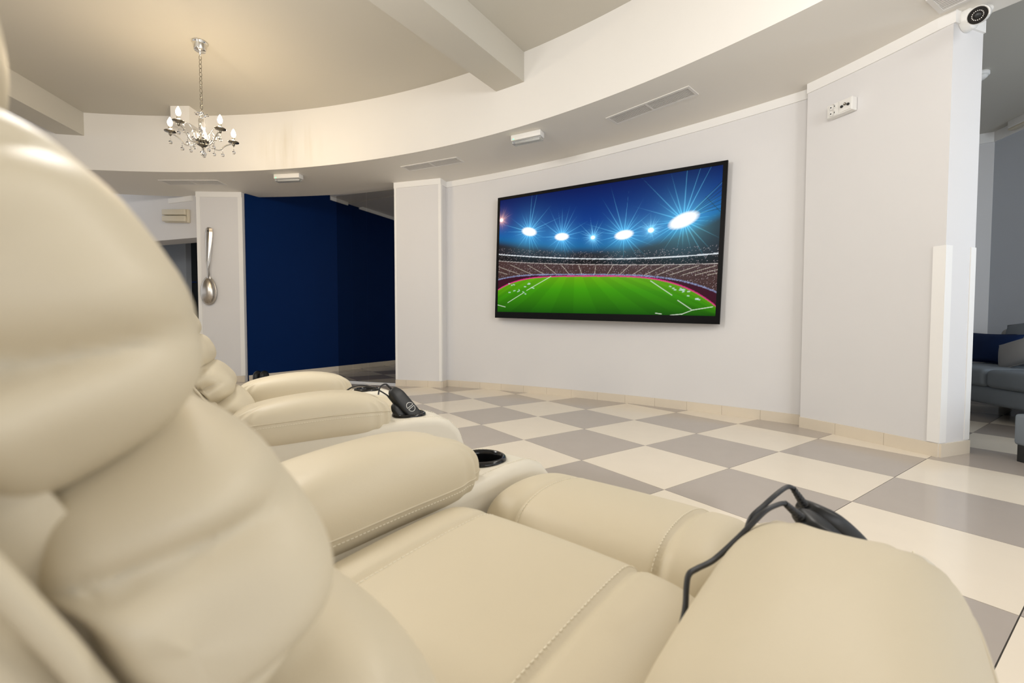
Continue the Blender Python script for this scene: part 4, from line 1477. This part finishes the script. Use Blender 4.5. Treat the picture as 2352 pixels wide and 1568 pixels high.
def cushion(name, ctr, ex_, ez_, w, h, th, m, label, group=None, rot=0.0):
    """square throw pillow: ex_ width axis, ez_ height axis"""
    r_ = empty(name, ctr)
    tag(r_, label, 'cushion', group)
    nrm = ex_.cross(ez_).normalized()
    c, s = math.cos(rot), math.sin(rot)
    e1, e2 = ex_ * c + ez_ * s, ez_ * c - ex_ * s
    V, F = [], []
    n = 20
    for sd_ in (1, -1):
        for i in range(n + 1):
            for j in range(n + 1):
                a, b = -1 + 2 * i / n, -1 + 2 * j / n
                pin = 1 - 0.07 * (1 - b * b) * abs(a) ** 3
                pin2 = 1 - 0.07 * (1 - a * a) * abs(b) ** 3
                t = th / 2 * ((1 - a ** 2) * (1 - b ** 2)) ** 0.42
                V.append(e1 * (w / 2 * a * pin) + e2 * (h / 2 * b * pin2) + nrm * (sd_ * t))
        o = 0 if sd_ == 1 else (n + 1) ** 2
        for i in range(n):
            for j in range(n):
                k = o + i * (n + 1) + j
                qd_ = (k, k + n + 1, k + n + 2, k + 1)
                F.append(qd_ if sd_ == 1 else qd_[::-1])
    cv = obj('cover', (V, F), m, r_, True)
    bm = bmesh.new(); bm.from_mesh(cv.data); bmesh.ops.remove_doubles(bm, verts=bm.verts, dist=1e-4); bmesh.ops.recalc_face_normals(bm, faces=bm.faces); bm.to_mesh(cv.data); bm.free()
    edge = [(-1 + 2 * i / 12, -1) for i in range(12)] + [(1, -1 + 2 * i / 12) for i in range(12)] + [(1 - 2 * i / 12, 1) for i in range(12)] + [(-1, 1 - 2 * i / 12) for i in range(12)]
    obj('piping', tube([e1 * (w / 2 * a * (1 - 0.07 * (1 - b * b) * abs(a) ** 3)) + e2 * (h / 2 * b * (1 - 0.07 * (1 - a * a) * abs(b) ** 3)) for a, b in edge], 0.005, 6, True), m, r_, True)
    return r_


zt_ = (Z * 0.95 - kn * 0.28).normalized()
nv_c = at_plane(2278, 800, K0 + kn * 0.50, kn)
cushion('throw_cushion', nv_c, kd, zt_, 0.60, 0.31, 0.15, MT['navy'], 'navy blue velvet cushion leaning on the grey sofa')
gc = at_plane(2345, 808, K0 + kn * 0.66, kn)
cushion('throw_cushion', gc, kd, zt_, 0.40, 0.25, 0.14, MT['sofac'], 'light grey cushion propped in front of the navy cushion', rot=0.35)
gc2 = at_plane(2362, 780, K0 + kn * 0.40, kn)
cushion('throw_cushion', gc2, kd, zt_, 0.46, 0.38, 0.15, MT['sofa'], 'dark grey cushion against the sofa back behind the others', rot=0.2)
gp = at_d(2395, 945, 2.5) + Vector((math.cos(YAW), math.sin(YAW), 0)) * 0.21
cushion('throw_cushion', gp, (rt * 0.9 + fw * 0.2).normalized(), (fw * 0.8 + Z * 0.3).normalized(), 0.24, 0.3, 0.10, MT['sofac'], 'pale grey cushion lying low in front of the sofa')
pz = gp.z - 0.06
st_o = empty('footstool', (gp.x, gp.y, 0))
tag(st_o, 'low grey footstool in front of the lounge sofa', 'stool')
rbox('seat', O0, r2v, f2v, Z, -0.08, 0.25, -0.16, 0.26, 0.10, max(0.14, pz), 0.02, MT['sofa'], st_o)
for a_, b_ in ((-0.05, -0.12), (0.21, -0.12), (-0.05, 0.22), (0.21, 0.22)):
    obj('leg', fbox(O0, r2v, f2v, Z, a_ - 0.02, a_ + 0.02, b_ - 0.02, b_ + 0.02, 0, 0.105), MT['black'], st_o)

# smoke detector and emergency light in the lounge
sd_c = at_z(2250, 168, HF)
smk = empty('smoke_detector', sd_c)
tag(smk, 'round white smoke detector on the lounge ceiling', 'detector')
obj('base', lathe([(0.062, 0.0), (0.064, -0.006), (0.064, -0.026), (0.058, -0.032), (0.0001, -0.032)], 24), MT['plastic'], smk, True)
obj('dome', lathe([(0.052, -0.032), (0.050, -0.044), (0.034, -0.058), (0.012, -0.064), (0.0001, -0.065)], 24), MT['plastic'], smk, True)
le = at_plane(2336, 282, K0 + kn * 0.0, kn)
lem = empty('emergency_light', le)
tag(lem, 'yellowed boxy light high on the lounge wall', 'light', 'emergency lights')
rbox('housing', O0, kd, kn, Z, 0.0, 0.34, 0.016, 0.085, -0.08, 0.075, 0.008, MT['plasticaged'], lem)
rbox('diffuser', O0, kd, kn, Z, 0.015, 0.325, 0.086, 0.10, -0.06, 0.03, 0.006, MT['plastic'], lem)
